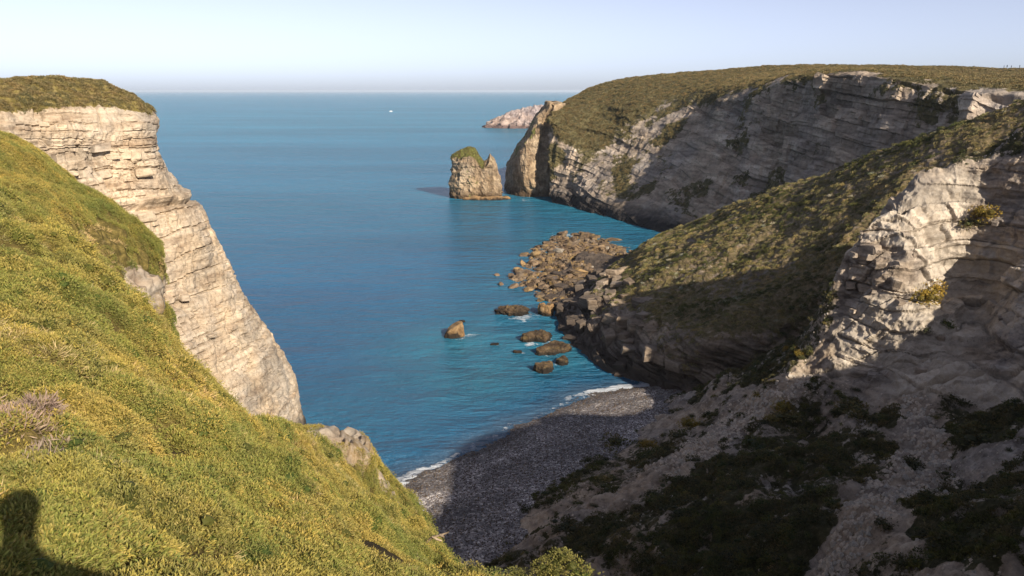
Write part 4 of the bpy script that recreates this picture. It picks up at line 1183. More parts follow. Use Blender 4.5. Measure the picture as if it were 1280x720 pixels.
cover("heather_cover", 'hill', vis * hth * (0.35 + 0.65 * sstep(-0.2, 0.2, sml)), 120.0, K['heather'], "patch of faded purple grey heather at the left edge", 4, 0.75, 1.3, 0.03)

# spur
G, N, at = SURF['spur']
okz = (1 - at['rock'])
green_top = sstep(60, 110, at['px']) * (1 - at['bare'])
cover("heath_cover", 'spur', okz * (1 - at['bare']) * (1 - 0.75 * green_top), 14.0, K['heath'], "yellow heath on the upper part of the second spur", 5, 1.8, 3.0)
cover("green_heath_cover", 'spur', okz * (1 - at['bare']) * (0.25 + green_top), 14.0, K['green'], "dark green ivy like heath on the end of the second spur", 6, 1.8, 3.2)
cover("dry_grass_cover", 'spur', okz * at['bare'] * sstep(-0.2, 0.3, fbm(G * 0.6, 3, 931)), 5.0, K['straw'], "dry hanging grass on the eroded end of the second spur", 7, 1.0, 2.0)
ivy = sstep(0.05, 0.4, fbm(G * 0.45, 3, 930)) * at['bare'] * okz
cover("green_heath_cover", 'spur', ivy, 12.0, K['green'], "green tufts hanging over the bare end of the second spur", 8, 1.6, 2.8)

# clifftop on the left
G, N, at = SURF['cliff']
cover("clifftop_turf", 'cliff', sstep(0.55, 0.9, at['veg']) * (G[..., 1] < 135), 5.0, K['turf'], "olive and brown turf on top of the pale cliff", 9, 0.5, 1.1)
cover("cliff_scrub", 'cliff', sstep(0.40, 0.5, at['veg']) * (at['veg'] < 0.56), 0.35, K['olive'], "small dry plants rooted in the pale cliff's ledges", 10, 0.5, 1.0, None, 0.8)

# headland
G, N, at = SURF['headland']
hv = sstep(0.6, 0.95, at['veg'])
cover("headland_turf", 'headland', hv * (at['py'] < 260), 0.55, K['turf'], "brown green turf over the top of the headland", 11, 1.2, 2.4)
hv2 = sstep(0.22, 0.5, at['veg']) * (at['veg'] < 0.7) * (G[..., 2] > 9)
cover("headland_scrub", 'headland', hv2 * (0.3 + 0.7 * (at['px'] < 840)), 0.16, K['olive'], "olive scrub patches on the headland's steep flank", 12, 0.9, 1.9, None, 0.7)
cover("wall_scrub", 'headland', hv2 * (at['px'] > 830), 0.06, K['dark'], "dark scrub clinging to the shaded cove wall", 13, 1.2, 2.6, None, 0.7)
G, N, at = SURF['stack']
cover("stack_turf", 'stack', at['cap'], 2.2, K['olive'], "green turf crowning the sea stack", 14, 0.6, 1.2)

# ridge
G, N, at = SURF['ridge']
rv = np.clip(at['veg'], 0, 1) * (G[..., 2] > 4)
tone = fbm(G * 0.10, 4, 940)
cover("ridge_scrub", 'ridge', rv * sstep(-0.45, 0.15, tone), 1.0, K['ridgeolive'], "olive scrub and grass covering the ridge flank", 15, 0.6, 1.5)
cover("ridge_dark_scrub", 'ridge', rv * sstep(0.1, -0.4, tone), 1.0, K['scrub'], "dark green scrub in the hollows of the ridge flank", 16, 0.6, 1.6)
cover("ridge_dry_grass", 'ridge', rv * sstep(0.1, 0.5, fbm(G * 0.08, 3, 941)), 0.6, [clump("dry_tussock", L['straw'], 121, 60, 0.5, 0.2, 0.4, 0.03)], "dry brown grass patches near the ridge crest", 17, 0.5, 1.0)

# rounded cushions of heath over the foreground, leaving dark creases
HC = [bpy.data.objects.new("heath_cushion", crown_mesh("heath_cushion", L['heath'], 300 + k, 1300, 0.10, 0.62, 8, 0.17)) for k in range(3)]
GC = [bpy.data.objects.new("green_cushion", crown_mesh("green_cushion", L['green'], 310 + k, 1300, 0.10, 0.62, 8, 0.17)) for k in range(2)]
def cushions(name, w, protos, lab, sd):
    G, N, at = SURF['hill']
    r = np.hypot(G[..., 0], G[..., 1])
    R = 0.13 + 0.016 * r
    p, n_ = sample_surf('hill', w * (G[..., 1] > 2.0), 0.42 / R ** 2, rnd)
    rr_ = np.hypot(p[:, 0], p[:, 1])
    scatter(name, p - n_ * (0.02 + 0.002 * rr_)[:, None], n_, (0.13 + 0.016 * rr_) * rnd.uniform(0.6, 1.5, len(p)), protos, lab, sd, 0.7)
G, N, at = SURF['hill']
cu = bare_ * sstep(0.2, 0.4, at['cush']) * (1 - 0.8 * np.clip(at['dry'], 0, 1)) * (1 - hth)
cushions("heath_cushions", cu * (1 - 0.85 * grn), HC, "rounded yellow green cushions of heath with dark creases between", 25)
cushions("green_heath_cushions", cu * (0.08 + 0.9 * grn), GC, "rounded fresh green cushions of heath among the yellow ones", 26)
# right slope ground cover and loose stones
G, N, at = SURF['slope']
sv = sstep(0.45, 0.85, at['veg'] + 0.5 * fbm(G * 0.25, 4, 950)) * (at['out'] < 0.5) * (G[..., 1] > 40) * (G[..., 2] > 2)
K['darkbush'] = [bpy.data.objects.new("scrub_bush", crown_mesh("scrub_bush", L['dark'], 320 + k, 300, 0.17, 0.7)) for k in range(3)]
K['scrubbush'] = [bpy.data.objects.new("green_scrub_bush", crown_mesh("green_scrub_bush", L['scrub'], 330 + k, 300, 0.17, 0.7)) for k in range(2)]
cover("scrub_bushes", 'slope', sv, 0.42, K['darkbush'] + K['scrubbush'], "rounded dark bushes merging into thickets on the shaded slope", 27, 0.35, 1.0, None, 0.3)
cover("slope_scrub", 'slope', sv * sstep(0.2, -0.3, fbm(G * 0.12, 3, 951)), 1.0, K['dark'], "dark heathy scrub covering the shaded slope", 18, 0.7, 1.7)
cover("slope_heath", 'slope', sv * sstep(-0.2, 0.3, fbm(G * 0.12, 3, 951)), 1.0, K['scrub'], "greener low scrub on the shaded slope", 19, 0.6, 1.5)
def stone_protos(mat, seed):
    out = []
    for k in range(4):
        V, F = facet_rock(seed + k, 1, 8)
        out.append(bpy.data.objects.new("stone", face_mesh("stone", V, F, [M[mat]])))
    return out
M['screestone'] = simple_mat('scree_stone', ((0.30, 0.26, 0.22), (0.46, 0.41, 0.35), (0.62, 0.57, 0.50)), 1.4, 0.9, 0.1)
ST = stone_protos('screestone', 70)
cover("slope_dry_scrub", 'slope', sv * sstep(0.05, 0.4, fbm(G * 0.2, 4, 953)), 1.6, K['turf'] + K['olive'], "brownish dry scrub mixed into the shaded slope", 24, 0.5, 1.2)
pal = np.zeros(G.shape[:2])
for poly in PALE: pal = np.maximum(pal, sstep(-12, 8, polydist(at['px'], at['py'], poly)))
cover("scree", 'slope', pal * (G[..., 1] > 40), 5.0, ST, "pale angular scree stones in chutes down the shaded slope", 20, 0.10, 0.42, None, 0.3)
cover("loose_stones", 'slope', (1 - np.clip(at['veg'], 0, 1)) * (1 - pal) * (at['out'] < 0.6) * (G[..., 1] > 40), 0.9, ST, "loose stones lying on the bare parts of the slope", 21, 0.04, 0.22, None, 0.3)
PB = stone_protos('rockdark', 80) + stone_protos('rockbrown', 90)[:1]
G, N, at = SURF['beach']
cover("pebbles", 'beach', (G[..., 2] > -0.1) * 1.0, 7.0, PB, "dark rounded pebbles covering the beach", 22, 0.05, 0.16, None, 0.3)


# ------------------------------------------------------------------ bushes, one by one
_pc = {}
def surf(px, py, key):
    """visible point of a terrain sheet at a pixel of the photograph"""
    if key not in _pc:
        g = SURF[key][0].reshape(-1, 3); g = g[g[:, 1] > 1]
        _pc[key] = (g,) + proj(g)
    g, x, y = _pc[key]
    d = np.hypot(x - px, y - py)
    for r in (2.0, 4.0, 8.0, 16.0, 40.0):
        m = d < r
        if m.any():
            c = g[m]; k = c[:, 1] < c[:, 1].min() + 4 + r * 0.3
            return c[k].mean(0)
    return g[d.argmin()]
BUSH = {'golden': [crown_mesh("bush", L['golden'], 200 + k, 1100, 0.085) for k in range(3)],
        'dark': [crown_mesh("bush", L['dark'], 210 + k, 420, 0.15, 0.62) for k in range(4)],
        'scrub': [crown_mesh("bush", L['scrub'], 220 + k, 420, 0.15, 0.66) for k in range(4)],
        'olive': [crown_mesh("bush", L['olive'], 230 + k, 420, 0.15, 0.66) for k in range(3)],
        'heath': [crown_mesh("bush", L['heath'], 240 + k, 3600, 0.055, 0.7, 9) for k in range(2)],
        'pale': [crown_mesh("bush", L['pale'], 250 + k, 160, 0.2, 0.7, 4) for k in range(2)]}
rb = np.random.default_rng(321)
def bush(name, kind, p, R, label, cat, group=None, sz=1.0):
    o = link(name, BUSH[kind][int(rb.integers(len(BUSH[kind])))], None, label, cat, group)
    o.location = (p[0], p[1], p[2] - 0.12 * R)
    o.rotation_euler = (rb.uniform(-.2, .2), rb.uniform(-.2, .2), rb.uniform(0, 6.28))
    o.scale = (R * rb.uniform(.9, 1.15), R * rb.uniform(.9, 1.15), R * sz)
    return o
for px, py, r, kind, lab, sz in [
    (1160, 361, 21, 'golden', "round golden gorse bush on the sunlit foot of the white outcrop", 1.2),
    (1233, 262, 18, 'golden', "olive gold gorse bush high on the white outcrop, the right and taller one", 1.2),
    (1210, 273, 14, 'olive', "brownish bush beside the taller gold bush high on the white outcrop", 1.1),
    (812, 549, 15, 'golden', "small bush with a sunlit yellow top nearest the beach", 0.9),
    (868, 523, 17, 'golden', "bush with a yellow lit top above the scree path, left of the orange one", 0.9),
    (976, 496, 17, 'golden', "orange sunlit bush below the grey outcrop ledge", 0.7),
    (945, 490, 8, 'golden', "tiny yellow lit bush left of the orange bush", 0.9),
    (1003, 439, 9, 'golden', "small orange bush at the left foot of the outcrop", 0.9),
    (986, 433, 7, 'golden', "tiny ochre bush highest on the dark bank by the outcrop", 0.9),
    (983, 510, 18, 'olive', "olive bush directly under the orange sunlit bush", 0.8),
    (776, 547, 22, 'dark', "wide dark bush at the edge of the beach", 0.8),
    (812, 562, 18, 'scrub', "green bush under the small yellow topped bush near the beach", 0.9),
    (850, 535, 18, 'dark', "dark bush left below the yellow topped bush on the slope", 0.8),
    (690, 622, 9, 'dark', "small dark bush alone on pale ground next to the beach", 0.8),
    (707, 648, 17, 'dark', "dark bush in the fork of pale ground near the beach bottom", 0.9),
    (760, 606, 14, 'dark', "dark bush mid slope with pale gully below it", 0.9),
    (742, 630, 6, 'dark', "single small round dark bush on bare pale ground", 0.9),
    (770, 640, 14, 'scrub', "greenish bush on a bare pale hump", 0.8),
    (827, 627, 12, 'dark', "dark round bush beside white stones", 1.0),
    (945, 545, 20, 'scrub', "bush on the lower edge of the scree path", 0.8),
    (1140, 575, 18, 'dark', "black looking bush between two scree chutes", 1.0),
    (1105, 648, 14, 'dark', "dark bush standing in the middle of the scree chute", 1.0),
    (1185, 590, 18, 'dark', "dark bush at the top of the right hand scrub patch", 0.9),
    (1230, 530, 30, 'dark', "broad dark bush on the grey shelf at the right edge", 0.7),
    (1075, 500, 26, 'dark', "broad dark bush right below the grey ledges of the outcrop", 0.7),
    (1158, 408, 9, 'dark', "small dark bush just below the round golden bush", 1.0),
    (1185, 400, 9, 'scrub', "small green bush right below the round golden bush", 1.0)]:
    p = surf(px, py + r * 0.6, 'slope'); r *= 1.3
    bush("gorse_bush" if kind == 'golden' else "bush", kind, p, r * p[1] / 960.0, lab, "bush", "bushes on the right hand slope", sz)
G, N, at = SURF['slope']
w = (sstep(0.30, 0.6, at['veg'] + 0.4 * fbm(G * 0.2, 4, 960)) + 0.10) * (at['out'] < 0.4) * (G[..., 1] > 42) * (G[..., 2] > 3) * (at['px'] > 600) * (at['px'] < 1330)
p, n_ = sample_surf('slope', w, 0.10, rb)
sel = rb.permutation(len(p))[:290]
for k in sel:
    kd_ = ('dark', 'scrub', 'olive', 'dark')[int(rb.integers(4))]; R_ = 0.5 + 1.1 * rb.random() ** 1.8
    bx_, by_ = proj(p[k])
    zn = ("on the lower slope just above the beach" if bx_ < 780 else "among the pale paths in the middle of the shaded slope" if bx_ < 960 and by_ < 620
          else "in the dark scrub at the bottom of the slope" if bx_ < 1040 and by_ >= 600 else "under the foot of the grey outcrop" if by_ < 560 else "beside the scree chutes on the right")
    nm_ = ("greenish" if kd_ == 'scrub' else "olive" if kd_ == 'olive' else "blackish") + (" large" if R_ > 0.95 else " small")
    bush("bush", kd_, p[k], R_, nm_ + " bush " + zn, "bush", nm_ + " bushes " + zn, 0.85)
# ridge: pale seedhead clumps and green shrubs
def ridge_zone(q):
    x, y = proj(q)
    a = "near the crest" if y < 330 - 0.42 * (x - 780) + 25 else "low on the flank" if y > 330 - 0.25 * (x - 780) + 40 else "half way up the flank"
    b = "at the seaward end of the ridge" if x < 900 else "in the middle of the ridge" if x < 1050 else "at the landward end of the ridge"
    return a + " " + b
G, N, at = SURF['ridge']
w = np.clip(at['veg'], 0, 1) * (G[..., 2] > 6) * (at['px'] > 800) * (at['px'] < 1300) * (0.15 + sstep(-0.1, 0.4, fbm(G * 0.05, 3, 965)))
p, n_ = sample_surf('ridge', w, 0.04, rb)
sel = rb.permutation(len(p))[:230]
for k in sel:
    bush("pale_shrub", 'pale', p[k], 0.45 + 0.65 * rb.random(), "pale whitish shrub " + ridge_zone(p[k]), "shrub", "pale shrubs " + ridge_zone(p[k]), 0.9)
p, n_ = sample_surf('ridge', w, 0.04, rb)
sel = rb.permutation(len(p))[:160]
for k in sel:
    bush("shrub", ('olive', 'scrub')[k % 2], p[k], 0.5 + 1.0 * rb.random(), ("olive" if k % 2 == 0 else "dark green") + " shrub " + ridge_zone(p[k]), "shrub", ("olive" if k % 2 == 0 else "dark green") + " shrubs " + ridge_zone(p[k]), 0.8)
# foreground bushes at the bottom edge
for px, py, Yd, r, kind, lab, sz in [
    (695, 695, 11.2, 27, 'heath', "rounded sunlit heath bush at the bottom edge beside the gully", 1.0),
    (738, 716, 10.8, 30, 'green', "greener bush right of the sunlit one at the bottom edge", 0.9),
    (645, 716, 11.0, 24, 'heath', "straw tipped heath bush left of the sunlit one at the bottom edge", 0.8),
    (612, 722, 10.6, 20, 'green', "small green bush on the brow at the bottom edge, leftmost of four", 0.9)]:
    c = P(px, py + r * 0.7, Yd); c[2] = max(c[2], float(H(np.array([c[0]]), np.array([c[1]]))[0]) + 0.1)
    if kind == 'green' and 'green' not in BUSH: BUSH['green'] = [crown_mesh("bush", L['green'], 260, 1500, 0.075, 0.7, 9)]
    bush("heath_bush", kind, c, r * Yd / 960.0 * 1.7, lab, "bush", "bushes on the brow at the bottom edge", sz)

# ------------------------------------------------------------------ rock blocks in the cliff and the outcrop
def block_mesh(seed, mat):
    r = np.random.default_rng(seed)
    bm = bmesh.new(); bmesh.ops.create_cube(bm, size=1.0)
    bmesh.ops.bevel(bm, geom=bm.edges[:], offset=0.11, segments=1, affect='EDGES')
    sh_ = r.normal(size=(3, 3)) * 0.12
    for v in bm.verts: v.co = v.co + Vector(sh_ @ np.array(v.co[:])) + Vector(r.normal(size=3) * 0.05)
    me = bpy.data.meshes.new("rock_block"); bm.to_mesh(me); bm.free()
    me.materials.append(mat); return me
def place_blocks(parent, key, mat, n, region, smin, smax, seed, out=0.15, maxn=0.75):
    r = np.random.default_rng(seed)
    me = [block_mesh(seed + k, mat) for k in range(5)]
    G, N, _ = SURF[key]; NN = gnormals(G)
    px, py = proj(G)
    vis = region(px, py, G)
    ii, jj = np.nonzero(vis)
    for k in r.choice(len(ii), n, replace=len(ii) < n):
        p = G[ii[k], jj[k]]; nn = NN[ii[k], jj[k]].copy()
        if nn @ (np.array([0, 0, 60]) - p) < 0: nn = -nn
        h = nn[:2] / (np.linalg.norm(nn[:2]) + 1e-6)
        o = bpy.data.objects.new("rock_block", me[int(r.integers(5))]); COL.objects.link(o); o.parent = parent
        w = r.uniform(smin, smax)
        o.scale = (w, w * r.uniform(0.6, 0.9), w * r.uniform(0.35, 0.75))
        o.rotation_euler = (r.normal() * 0.04, r.normal() * 0.05, math.atan2(h[1], h[0]) + math.pi / 2 + r.normal() * 0.12)
        o.location = (p[0] + h[0] * out, p[1] + h[1] * out, p[2])
BYNAME = {o.name: o for o in bpy.data.objects}
place_blocks(BYNAME["sea_cliff"], 'cliff', M['cliff'], 34, lambda x, y, g: (x > 0) & (x < np.interp(y, [e[1] for e in E_px], [e[0] for e in E_px]) - 22) & (y > 145) & (y < 430) & (g[..., 2] < 56) & (g[..., 1] < 128), 0.8, 2.4, 1000, -0.15)
place_blocks(BYNAME["rocky_slope"], 'slope', M['slope'], 16, lambda x, y, g: (x > 1052) & (x < 1125) & (y > 285) & (y < 385) & (g[..., 1] < 124), 0.9, 2.8, 1100, -0.3)
place_blocks(BYNAME["rocky_slope"], 'slope', M['slope'], 26, lambda x, y, g: (x > 1000) & (x < 1280) & (y > 225) & (y < 480) & (g[..., 1] < 124) & (g[..., 1] > 80), 0.5, 1.7, 1200, -0.1)

place_blocks(BYNAME["ridge"], 'ridge', M['ridge'], 90, lambda x, y, g: (x > 685) & (x < 850) & (y > 340) & (y < 485) & (g[..., 2] < 11) & (g[..., 2] > -0.3), 1.6, 5.0, 1300, -0.4)
place_blocks(BYNAME["rock_shelf"], 'shelf', M['shelf'], 90, lambda x, y, g: (SURF['shelf'][2]['ins'] > 0.3) & (g[..., 2] > -0.6), 1.4, 5.0, 1400, 0.0)
# rounded hummocks of heath
BUSH['green'] = [crown_mesh("bush", L['green'], 260 + k, 3600, 0.055, 0.6, 9) for k in range(2)]
G, N, at = SURF['hill']
r_ = np.hypot(G[..., 0], G[..., 1])
w = (1 - at['rock']) * (1 - at['dry']) * (G[..., 1] > 2.2) * (r_ < 34) * (at['px'] > -60) * (at['px'] < 760) * (at['py'] < 760) / (0.5 + r_ * 0.28) ** 2
p_, n_ = sample_surf('hill', w, 1.0, rb)
hum_ = []
for k in rb.permutation(len(p_))[:90]:
    q = p_[k]; rr_ = math.hypot(q[0], q[1])
    if q[0] < -1.2 and q[1] < 4.5: continue
    o_ = bush("heath_hummock", ('heath', 'heath', 'green')[k % 3], q, (0.13 + 0.021 * rr_) * rb.uniform(0.75, 1.5), "rounded hummock of heath swelling from the foreground slope", "heath hummock", "heath hummocks on the foreground slope", 0.75)
    hum_.append((float(proj(q)[0]), k % 3 == 2, o_))
ORD = "first second third fourth fifth sixth seventh eighth ninth tenth eleventh twelfth thirteenth fourteenth fifteenth sixteenth seventeenth eighteenth nineteenth twentieth".split()
for gr in (False, True):
    hs = sorted([h for h in hum_ if h[1] == gr], key=lambda h: h[0])
    for i_, h in enumerate(hs):
        h[2]["label"] = ("green" if gr else "yellowish") + " heath hummock on the foreground slope, " + ORD[min(i_, 19)] + " of its colour from the left"
# ------------------------------------------------------------------ small things
M['stone'] = simple_mat("white_stone", ((0.45, 0.42, 0.37), (0.6, 0.57, 0.52), (0.7, 0.67, 0.62)), 4)
def lone_stone(px, py, key, r, lab, up=0.0):
    p = surf(px, py, key)
    V, F = facet_rock(int(px), 2, 10)
    o = link("stone", face_mesh("stone", V, F, [M['stone']]), None, lab, "stone")
    o.location = (p[0], p[1], p[2] + up); o.scale = (r, r * .7, r * .5)
lone_stone(60, 397, 'hill', 0.07, "small white stone lying on the heath of the foreground slope", 0.10)
lone_stone(970, 648, 'slope', 0.28, "white stone alone in the dark scrub of the shaded slope", 0.25)
lone_stone(838, 622, 'slope', 0.4, "white stone beside a dark round bush on the shaded slope", 0.2)
M['wood'] = simple_mat("bleached_wood", ((0.30, 0.22, 0.15), (0.42, 0.33, 0.23), (0.5, 0.41, 0.3)), 20, 0.9, 0.01)
def branch(pts, r0, lab):
    cu = bpy.data.curves.new("branch", 'CURVE'); cu.dimensions = '3D'; cu.bevel_depth = 1.0; cu.bevel_resolution = 1
    for strand in pts:
        sp = cu.splines.new('POLY'); sp.points.add(len(strand) - 1)
        for k, q in enumerate(strand):
            sp.points[k].co = (*q, 1); sp.points[k].radius = r0 * (1 - 0.6 * k / len(strand))
    ob = bpy.data.objects.new("tmp", cu)
    me = bpy.data.meshes.new_from_object(ob)
    me.materials.clear(); me.materials.append(M['wood'])
    bpy.data.objects.remove(ob)
    return link("dry_branch", me, None, lab, "branch")
b0 = P(535, 676, 16.5)
branch([[P(532, 678, 16.6), P(541, 671, 16.3), P(550, 669, 16.2), P(556, 667, 16.2), P(561, 665, 16.1)], [P(541, 671, 16.3), P(546, 674, 16.2), P(552, 676, 16.2)], [P(550, 669, 16.2), P(555, 671, 16.1)]], 0.035,
       "bleached dry branch poking out over the brow above the beach")
branch([[P(257, 570, 9.2), P(258, 562, 9.3), P(263, 555, 9.4), P(270, 552, 9.4), P(277, 556, 9.3)]], 0.012, "thin curved dead stem arching out of the heath")

# people far off on the headland
M['coat'] = simple_mat("dark_clothing", ((0.02, 0.02, 0.025), (0.03, 0.03, 0.04), (0.05, 0.05, 0.06)), 5)
M['skin'] = simple_mat("skin", ((0.42, 0.26, 0.19), (0.48, 0.30, 0.22), (0.52, 0.34, 0.25)), 8)
M['hair'] = simple_mat("dark_hair", ((0.02, 0.015, 0.01), (0.03, 0.02, 0.015), (0.04, 0.03, 0.02)), 30)
M['trousers'] = simple_mat("blue_trousers", ((0.03, 0.04, 0.06), (0.045, 0.055, 0.085), (0.06, 0.07, 0.1)), 20)
def skinned(name, verts, edges, radii, root, mats, sub=1):
    me = bpy.data.meshes.new(name); me.from_pydata([tuple(v) for v in verts], edges, []); me.update()
    ob = bpy.data.objects.new(name, me); COL.objects.link(ob)
    sk = ob.modifiers.new("skin", 'SKIN'); sk.use_smooth_shade = True
    for k, r in enumerate(radii):
        d = me.skin_vertices[0].data[k]; d.radius = r if isinstance(r, tuple) else (r, r); d.use_root = (k == root)
    su = ob.modifiers.new("sub", 'SUBSURF'); su.levels = sub; su.render_levels = sub
    dg = bpy.context.evaluated_depsgraph_get()
    m2 = bpy.data.meshes.new_from_object(ob.evaluated_get(dg))
    bpy.data.objects.remove(ob)
    m2.materials.clear()
    for m in mats: m2.materials.append(m)
    return m2
def walker(arm=0.1, step=0.12):
    v = [(0, 0, .95), (0, 0, 1.15), (0, 0, 1.38), (0, 0, 1.50), (0, -.02, 1.58), (0, -.01, 1.70),
         (.10, 0, .90), (.11, -step, .50), (.11, -step * .6, .08), (.11, -step - .14, .05),
         (-.10, 0, .90), (-.11, step, .50), (-.11, step * 1.6, .09), (-.11, step * 1.2, .05),
         (.20, 0, 1.40), (.25, arm, 1.12), (.24, -arm * .3, .86), (-.20, 0, 1.40), (-.25, -arm, 1.12), (-.24, -arm * 2, .88)]
    e = [(0, 1), (1, 2), (2, 3), (3, 4), (4, 5), (0, 6), (6, 7), (7, 8), (8, 9), (0, 10), (10, 11), (11, 12), (12, 13), (2, 14), (14, 15), (15, 16), (2, 17), (17, 18), (18, 19)]
    r = [.16, .15, .17, .06, .09, .09, .09, .065, .045, .035, .09, .065, .045, .035, .07, .05, .035, .07, .05, .035]
    return skinned("person", v, e, r, 0, [M['coat']])
WM = [walker(0.10, 0.12), walker(0.05, 0.02)]
gy_, gx_ = proj(SURF['headland'][0])[::-1]
for k, (px, lab) in enumerate(((1255.5, "standing person in dark clothes on the skyline, leftmost of the distant group"), (1260.0, "tall dark dressed person on the skyline, second of the distant group"),
                (1262.8, "shorter person close beside the tall one on the skyline"), (1276.5, "person in dark clothes standing apart near the right edge of the skyline"))):
    m = (np.abs(gx_ - px) < 2.5) & (SURF['headland'][0][..., 1] > 300)
    q = SURF['headland'][0][m][gy_[m].argmin()]
    o = link("person", WM[k % 2], None, lab, "person", "walkers on the headland skyline")
    o.location = (q[0], q[1], q[2] + 0.15); o.rotation_euler = (0, 0, 0.8 + k * 1.3); o.scale = (1, 1, (0.97, 1.05, 0.94, 1.0)[k])
    if k == 3:
        bush("bush", 'dark', q + [3.5, -12, -1.2], 1.6, "dark bush under the lone person at the right edge of the skyline", "bush")

# white boat far out
M['boatwhite'] = simple_mat("white_boat_paint", ((0.72, 0.73, 0.74), (0.8, 0.8, 0.8), (0.84, 0.84, 0.83)), 1, 0.35, 0.0)
M['boatglass'] = simple_mat("dark_boat_glass", ((0.02, 0.025, 0.03), (0.03, 0.035, 0.04), (0.04, 0.045, 0.05)), 1, 0.1, 0.0)
c = P(488.5, 139.5, z=0)
be = bpy.data.objects.new("motor_boat", None); COL.objects.link(be); be.location = (c[0], c[1], 0); be.rotation_euler = (0, 0, 0.35)
be["label"] = "tiny white motor boat far out on the open sea"; be["category"] = "boat"
st = [(-4.6, 1.35, 1.1), (-2, 1.55, 1.15), (1, 1.5, 1.3), (3.2, 1.0, 1.55), (4.8, 0.05, 1.85)]
V, F = [], []
for x, w, h in st: V += [(x, -w, h), (x, -w * .75, 0.0), (x, 0, -0.4), (x, w * .75, 0.0), (x, w, h)]
for k in range(4):
    for j in range(4): F.append((k * 5 + j, k * 5 + j + 1, k * 5 + 6 + j, k * 5 + 5 + j))
    F.append((k * 5 + 4, k * 5, k * 5 + 5, k * 5 + 9))
F.append((0, 4, 3, 2, 1))
link("hull", face_mesh("hull", V, F, [M['boatwhite']]), be)
def tbox(name, x0, x1, w0, w1, z0_, z1, mat):
    V = [(x0, -w0, z0_), (x1, -w0, z0_), (x1, w0, z0_), (x0, w0, z0_), (x0 + .3, -w1, z1), (x1 - .7, -w1, z1), (x1 - .7, w1, z1), (x0 + .3, w1, z1)]
    return link(name, face_mesh(name, V, [(3, 2, 1, 0), (4, 5, 6, 7), (0, 1, 5, 4), (1, 2, 6, 5), (2, 3, 7, 6), (3, 0, 4, 7)], [M[mat]]), be)
tbox("cabin", -1.4, 2.2, 1.1, 0.95, 1.22, 3.0, 'boatwhite')
tbox("cabin_window", -1.2, 2.3, 1.06, 0.98, 2.0, 2.6, 'boatglass')

# ------------------------------------------------------------------ the photographer, whose shadow lies on the heath
gz = float(H(np.array([0.26]), np.array([-0.46]))[0]) + 0.05
ey = EYE - 0.02
ey = EYE + 0.46; top_ = ey - 0.30; BX = 0.26
hd = np.array([BX, -0.36, ey + 0.03])
def pv(x, y, z): return np.array([x, y, z])
top_ = ey - 0.30
v = [pv(BX, -.46, gz + .90), pv(BX, -.46, gz + 1.14), pv(BX, -.45, top_ + .02), pv(BX, -.42, top_ + .12), pv(BX, -.39, ey - .06), pv(BX, -.37, ey + .06), pv(BX, -.40, ey + .13),
     pv(BX + .10, -.46, gz + .84), pv(BX + .12, -.42, gz + .46), pv(BX + .13, -.48, gz + .08), pv(BX + .14, -.28, gz + .04),
     pv(BX - .10, -.46, gz + .84), pv(BX - .13, -.46, gz + .46), pv(BX - .15, -.54, gz + .08), pv(BX - .17, -.34, gz + .04),
     pv(BX + .21, -.44, top_ + .02), pv(BX + .36, -.36, top_ - .10), pv(.18, -.10, EYE - .08), pv(.115, -.04, EYE - .05),
     pv(BX - .20, -.44, top_ - .01), pv(BX - .38, -.36, top_ - .2), pv(-.16, -.10, EYE - .08), pv(-.115, -.04, EYE - .05)]
e = [(0, 1), (1, 2), (2, 3), (3, 4), (4, 5), (5, 6), (0, 7), (7, 8), (8, 9), (9, 10), (0, 11), (11, 12), (12, 13), (13, 14), (2, 15), (15, 16), (16, 17), (17, 18), (2, 19), (19, 20), (20, 21), (21, 22)]
rad = [.155, .145, .15, .06, .075, .095, .07, .095, .068, .045, .035, .095, .068, .045, .035, .075, .055, .036, .03, .075, .055, .036, .03]
bodyv, bodye, bodyr = v, e, rad
body = link("person", skinned("person", v, e, rad, 0, [M['coat']], 2), None, "person in dark clothes holding a phone up, casting the shadow on the heath", "person")
# head with face and hair, hands with fingers
hb = bmesh.new(); bmesh.ops.create_uvsphere(hb, u_segments=24, v_segments=16, radius=1.0)
for q in hb.verts:
    x, y, z = q.co
    q.co = Vector((x * .078, y * .098, z * .118))
    if z < -0.2: q.co.x *= 1 + 0.35 * (z + 0.2); q.co.y *= 1 + 0.12 * (z + .2)
    if y > .75 and abs(x) < .22 and -.35 < z < .15: q.co.y += .022 * (1 - abs(x) / .22)
me = bpy.data.meshes.new("head"); hb.to_mesh(me); hb.free(); me.materials.append(M['skin'])
ho = link("head", me, body); ho.location = tuple(hd)
def small_ball(name, c, s, mat, par):
    b_ = bmesh.new(); bmesh.ops.create_uvsphere(b_, u_segments=12, v_segments=8, radius=1.0)
    for q in b_.verts: q.co = Vector((q.co.x * s[0] + c[0], q.co.y * s[1] + c[1], q.co.z * s[2] + c[2]))
    m_ = bpy.data.meshes.new(name); b_.to_mesh(m_); b_.free(); m_.materials.append(mat)
    return link(name, m_, par)
for s_ in (-1, 1):
    small_ball("eye", (s_ * .031, .085, .005), (.012, .010, .008), M['hair'], ho)
    small_ball("ear", (s_ * .079, -.005, -.005), (.012, .02, .032), M['skin'], ho)
small_ball("mouth", (0, .083, -.058), (.024, .008, .006), simple_mat("lips", ((.3, .12, .1), (.34, .14, .11), (.36, .16, .13)), 5), ho)
small_ball("hair", (0, -.018, .035), (.088, .10, .098), M['hair'], ho)
ey = EYE - 0.02
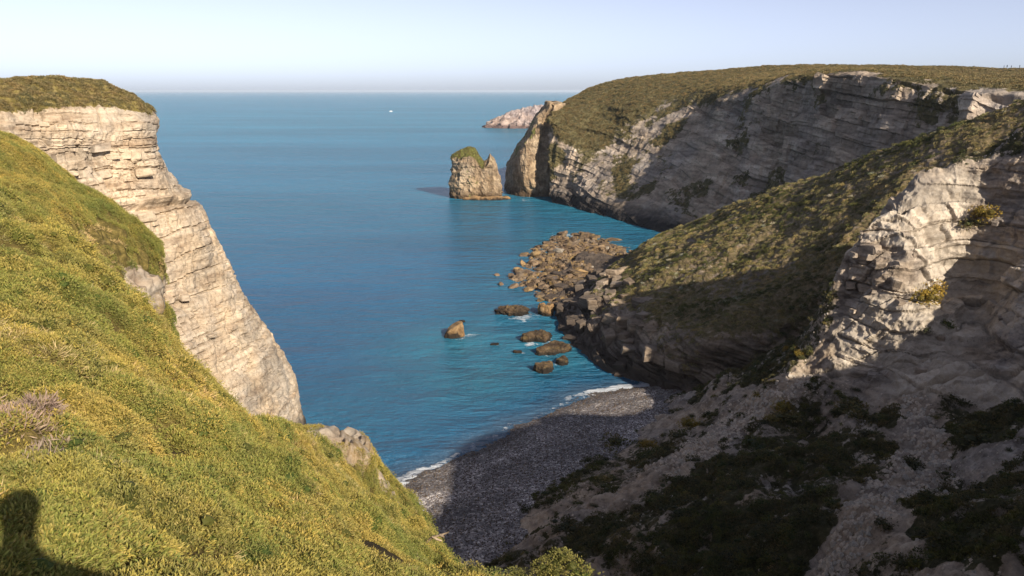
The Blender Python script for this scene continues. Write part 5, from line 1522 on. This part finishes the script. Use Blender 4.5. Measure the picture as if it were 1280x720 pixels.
for s_ in (-1, 1):
    hv_, he_, hr_ = [pv(s_ * .115, -.04, ey - .04), pv(s_ * .095, -.022, ey - .012)], [(0, 1)], [.028, .030]
    for f in range(4):
        z_ = ey + .024 - .018 * f; k = len(hv_)
        hv_ += [pv(s_ * .088, -.010, z_ - .004), pv(s_ * (.078 - .003 * f), .004, z_), pv(s_ * (.066 + .004 * f), -.004, z_)]
        he_ += [(1, k), (k, k + 1), (k + 1, k + 2)]; hr_ += [.010, .009, .007]
    k = len(hv_); hv_ += [pv(s_ * .085, -.034, ey + .010), pv(s_ * .062, -.030, ey + .016)]; he_ += [(1, k), (k, k + 1)]; hr_ += [.011, .009]
    link("hand", skinned("hand", hv_, he_, hr_, 0, [M['skin']], 1), body)
pb_ = bmesh.new(); bmesh.ops.create_cube(pb_, size=1.0)
for q in pb_.verts: q.co = Vector((q.co.x * .155, q.co.y * .009 - .018, q.co.z * .076))
bmesh.ops.bevel(pb_, geom=pb_.edges[:], offset=.003, segments=2, affect='EDGES')
me = bpy.data.meshes.new("phone"); pb_.to_mesh(me); pb_.free(); me.materials.append(M['boatglass'])
link("phone", me, None, "black phone held up sideways by the person taking the picture", "phone", loc=(0, -.004, EYE - .004))
# ------------------------------------------------------------------ haze
bm = bmesh.new(); bmesh.ops.create_cube(bm, size=1.0)
for v in bm.verts:
    v.co.x *= 196000; v.co.y = v.co.y * 196000; v.co.z = 84.0 if v.co.z > 0 else -24.0
me = bpy.data.meshes.new("haze"); bm.to_mesh(me); bm.free()
hm = bpy.data.materials.new("haze_air"); hm.use_nodes = True
t = hm.node_tree
for q in list(t.nodes):
    if q.type != 'OUTPUT_MATERIAL': t.nodes.remove(q)
pv = t.nodes.new("ShaderNodeVolumePrincipled")
pv.inputs["Color"].default_value = (0.74, 0.86, 1.0, 1)
pv.inputs["Density"].default_value = 0.00004
pv.inputs["Anisotropy"].default_value = 0.0
t.links.new(pv.outputs[0], [q for q in t.nodes if q.type == 'OUTPUT_MATERIAL'][0].inputs["Volume"])
me.materials.append(hm)
link("haze", me, kind='stuff', label="thin sea haze paling the horizon")
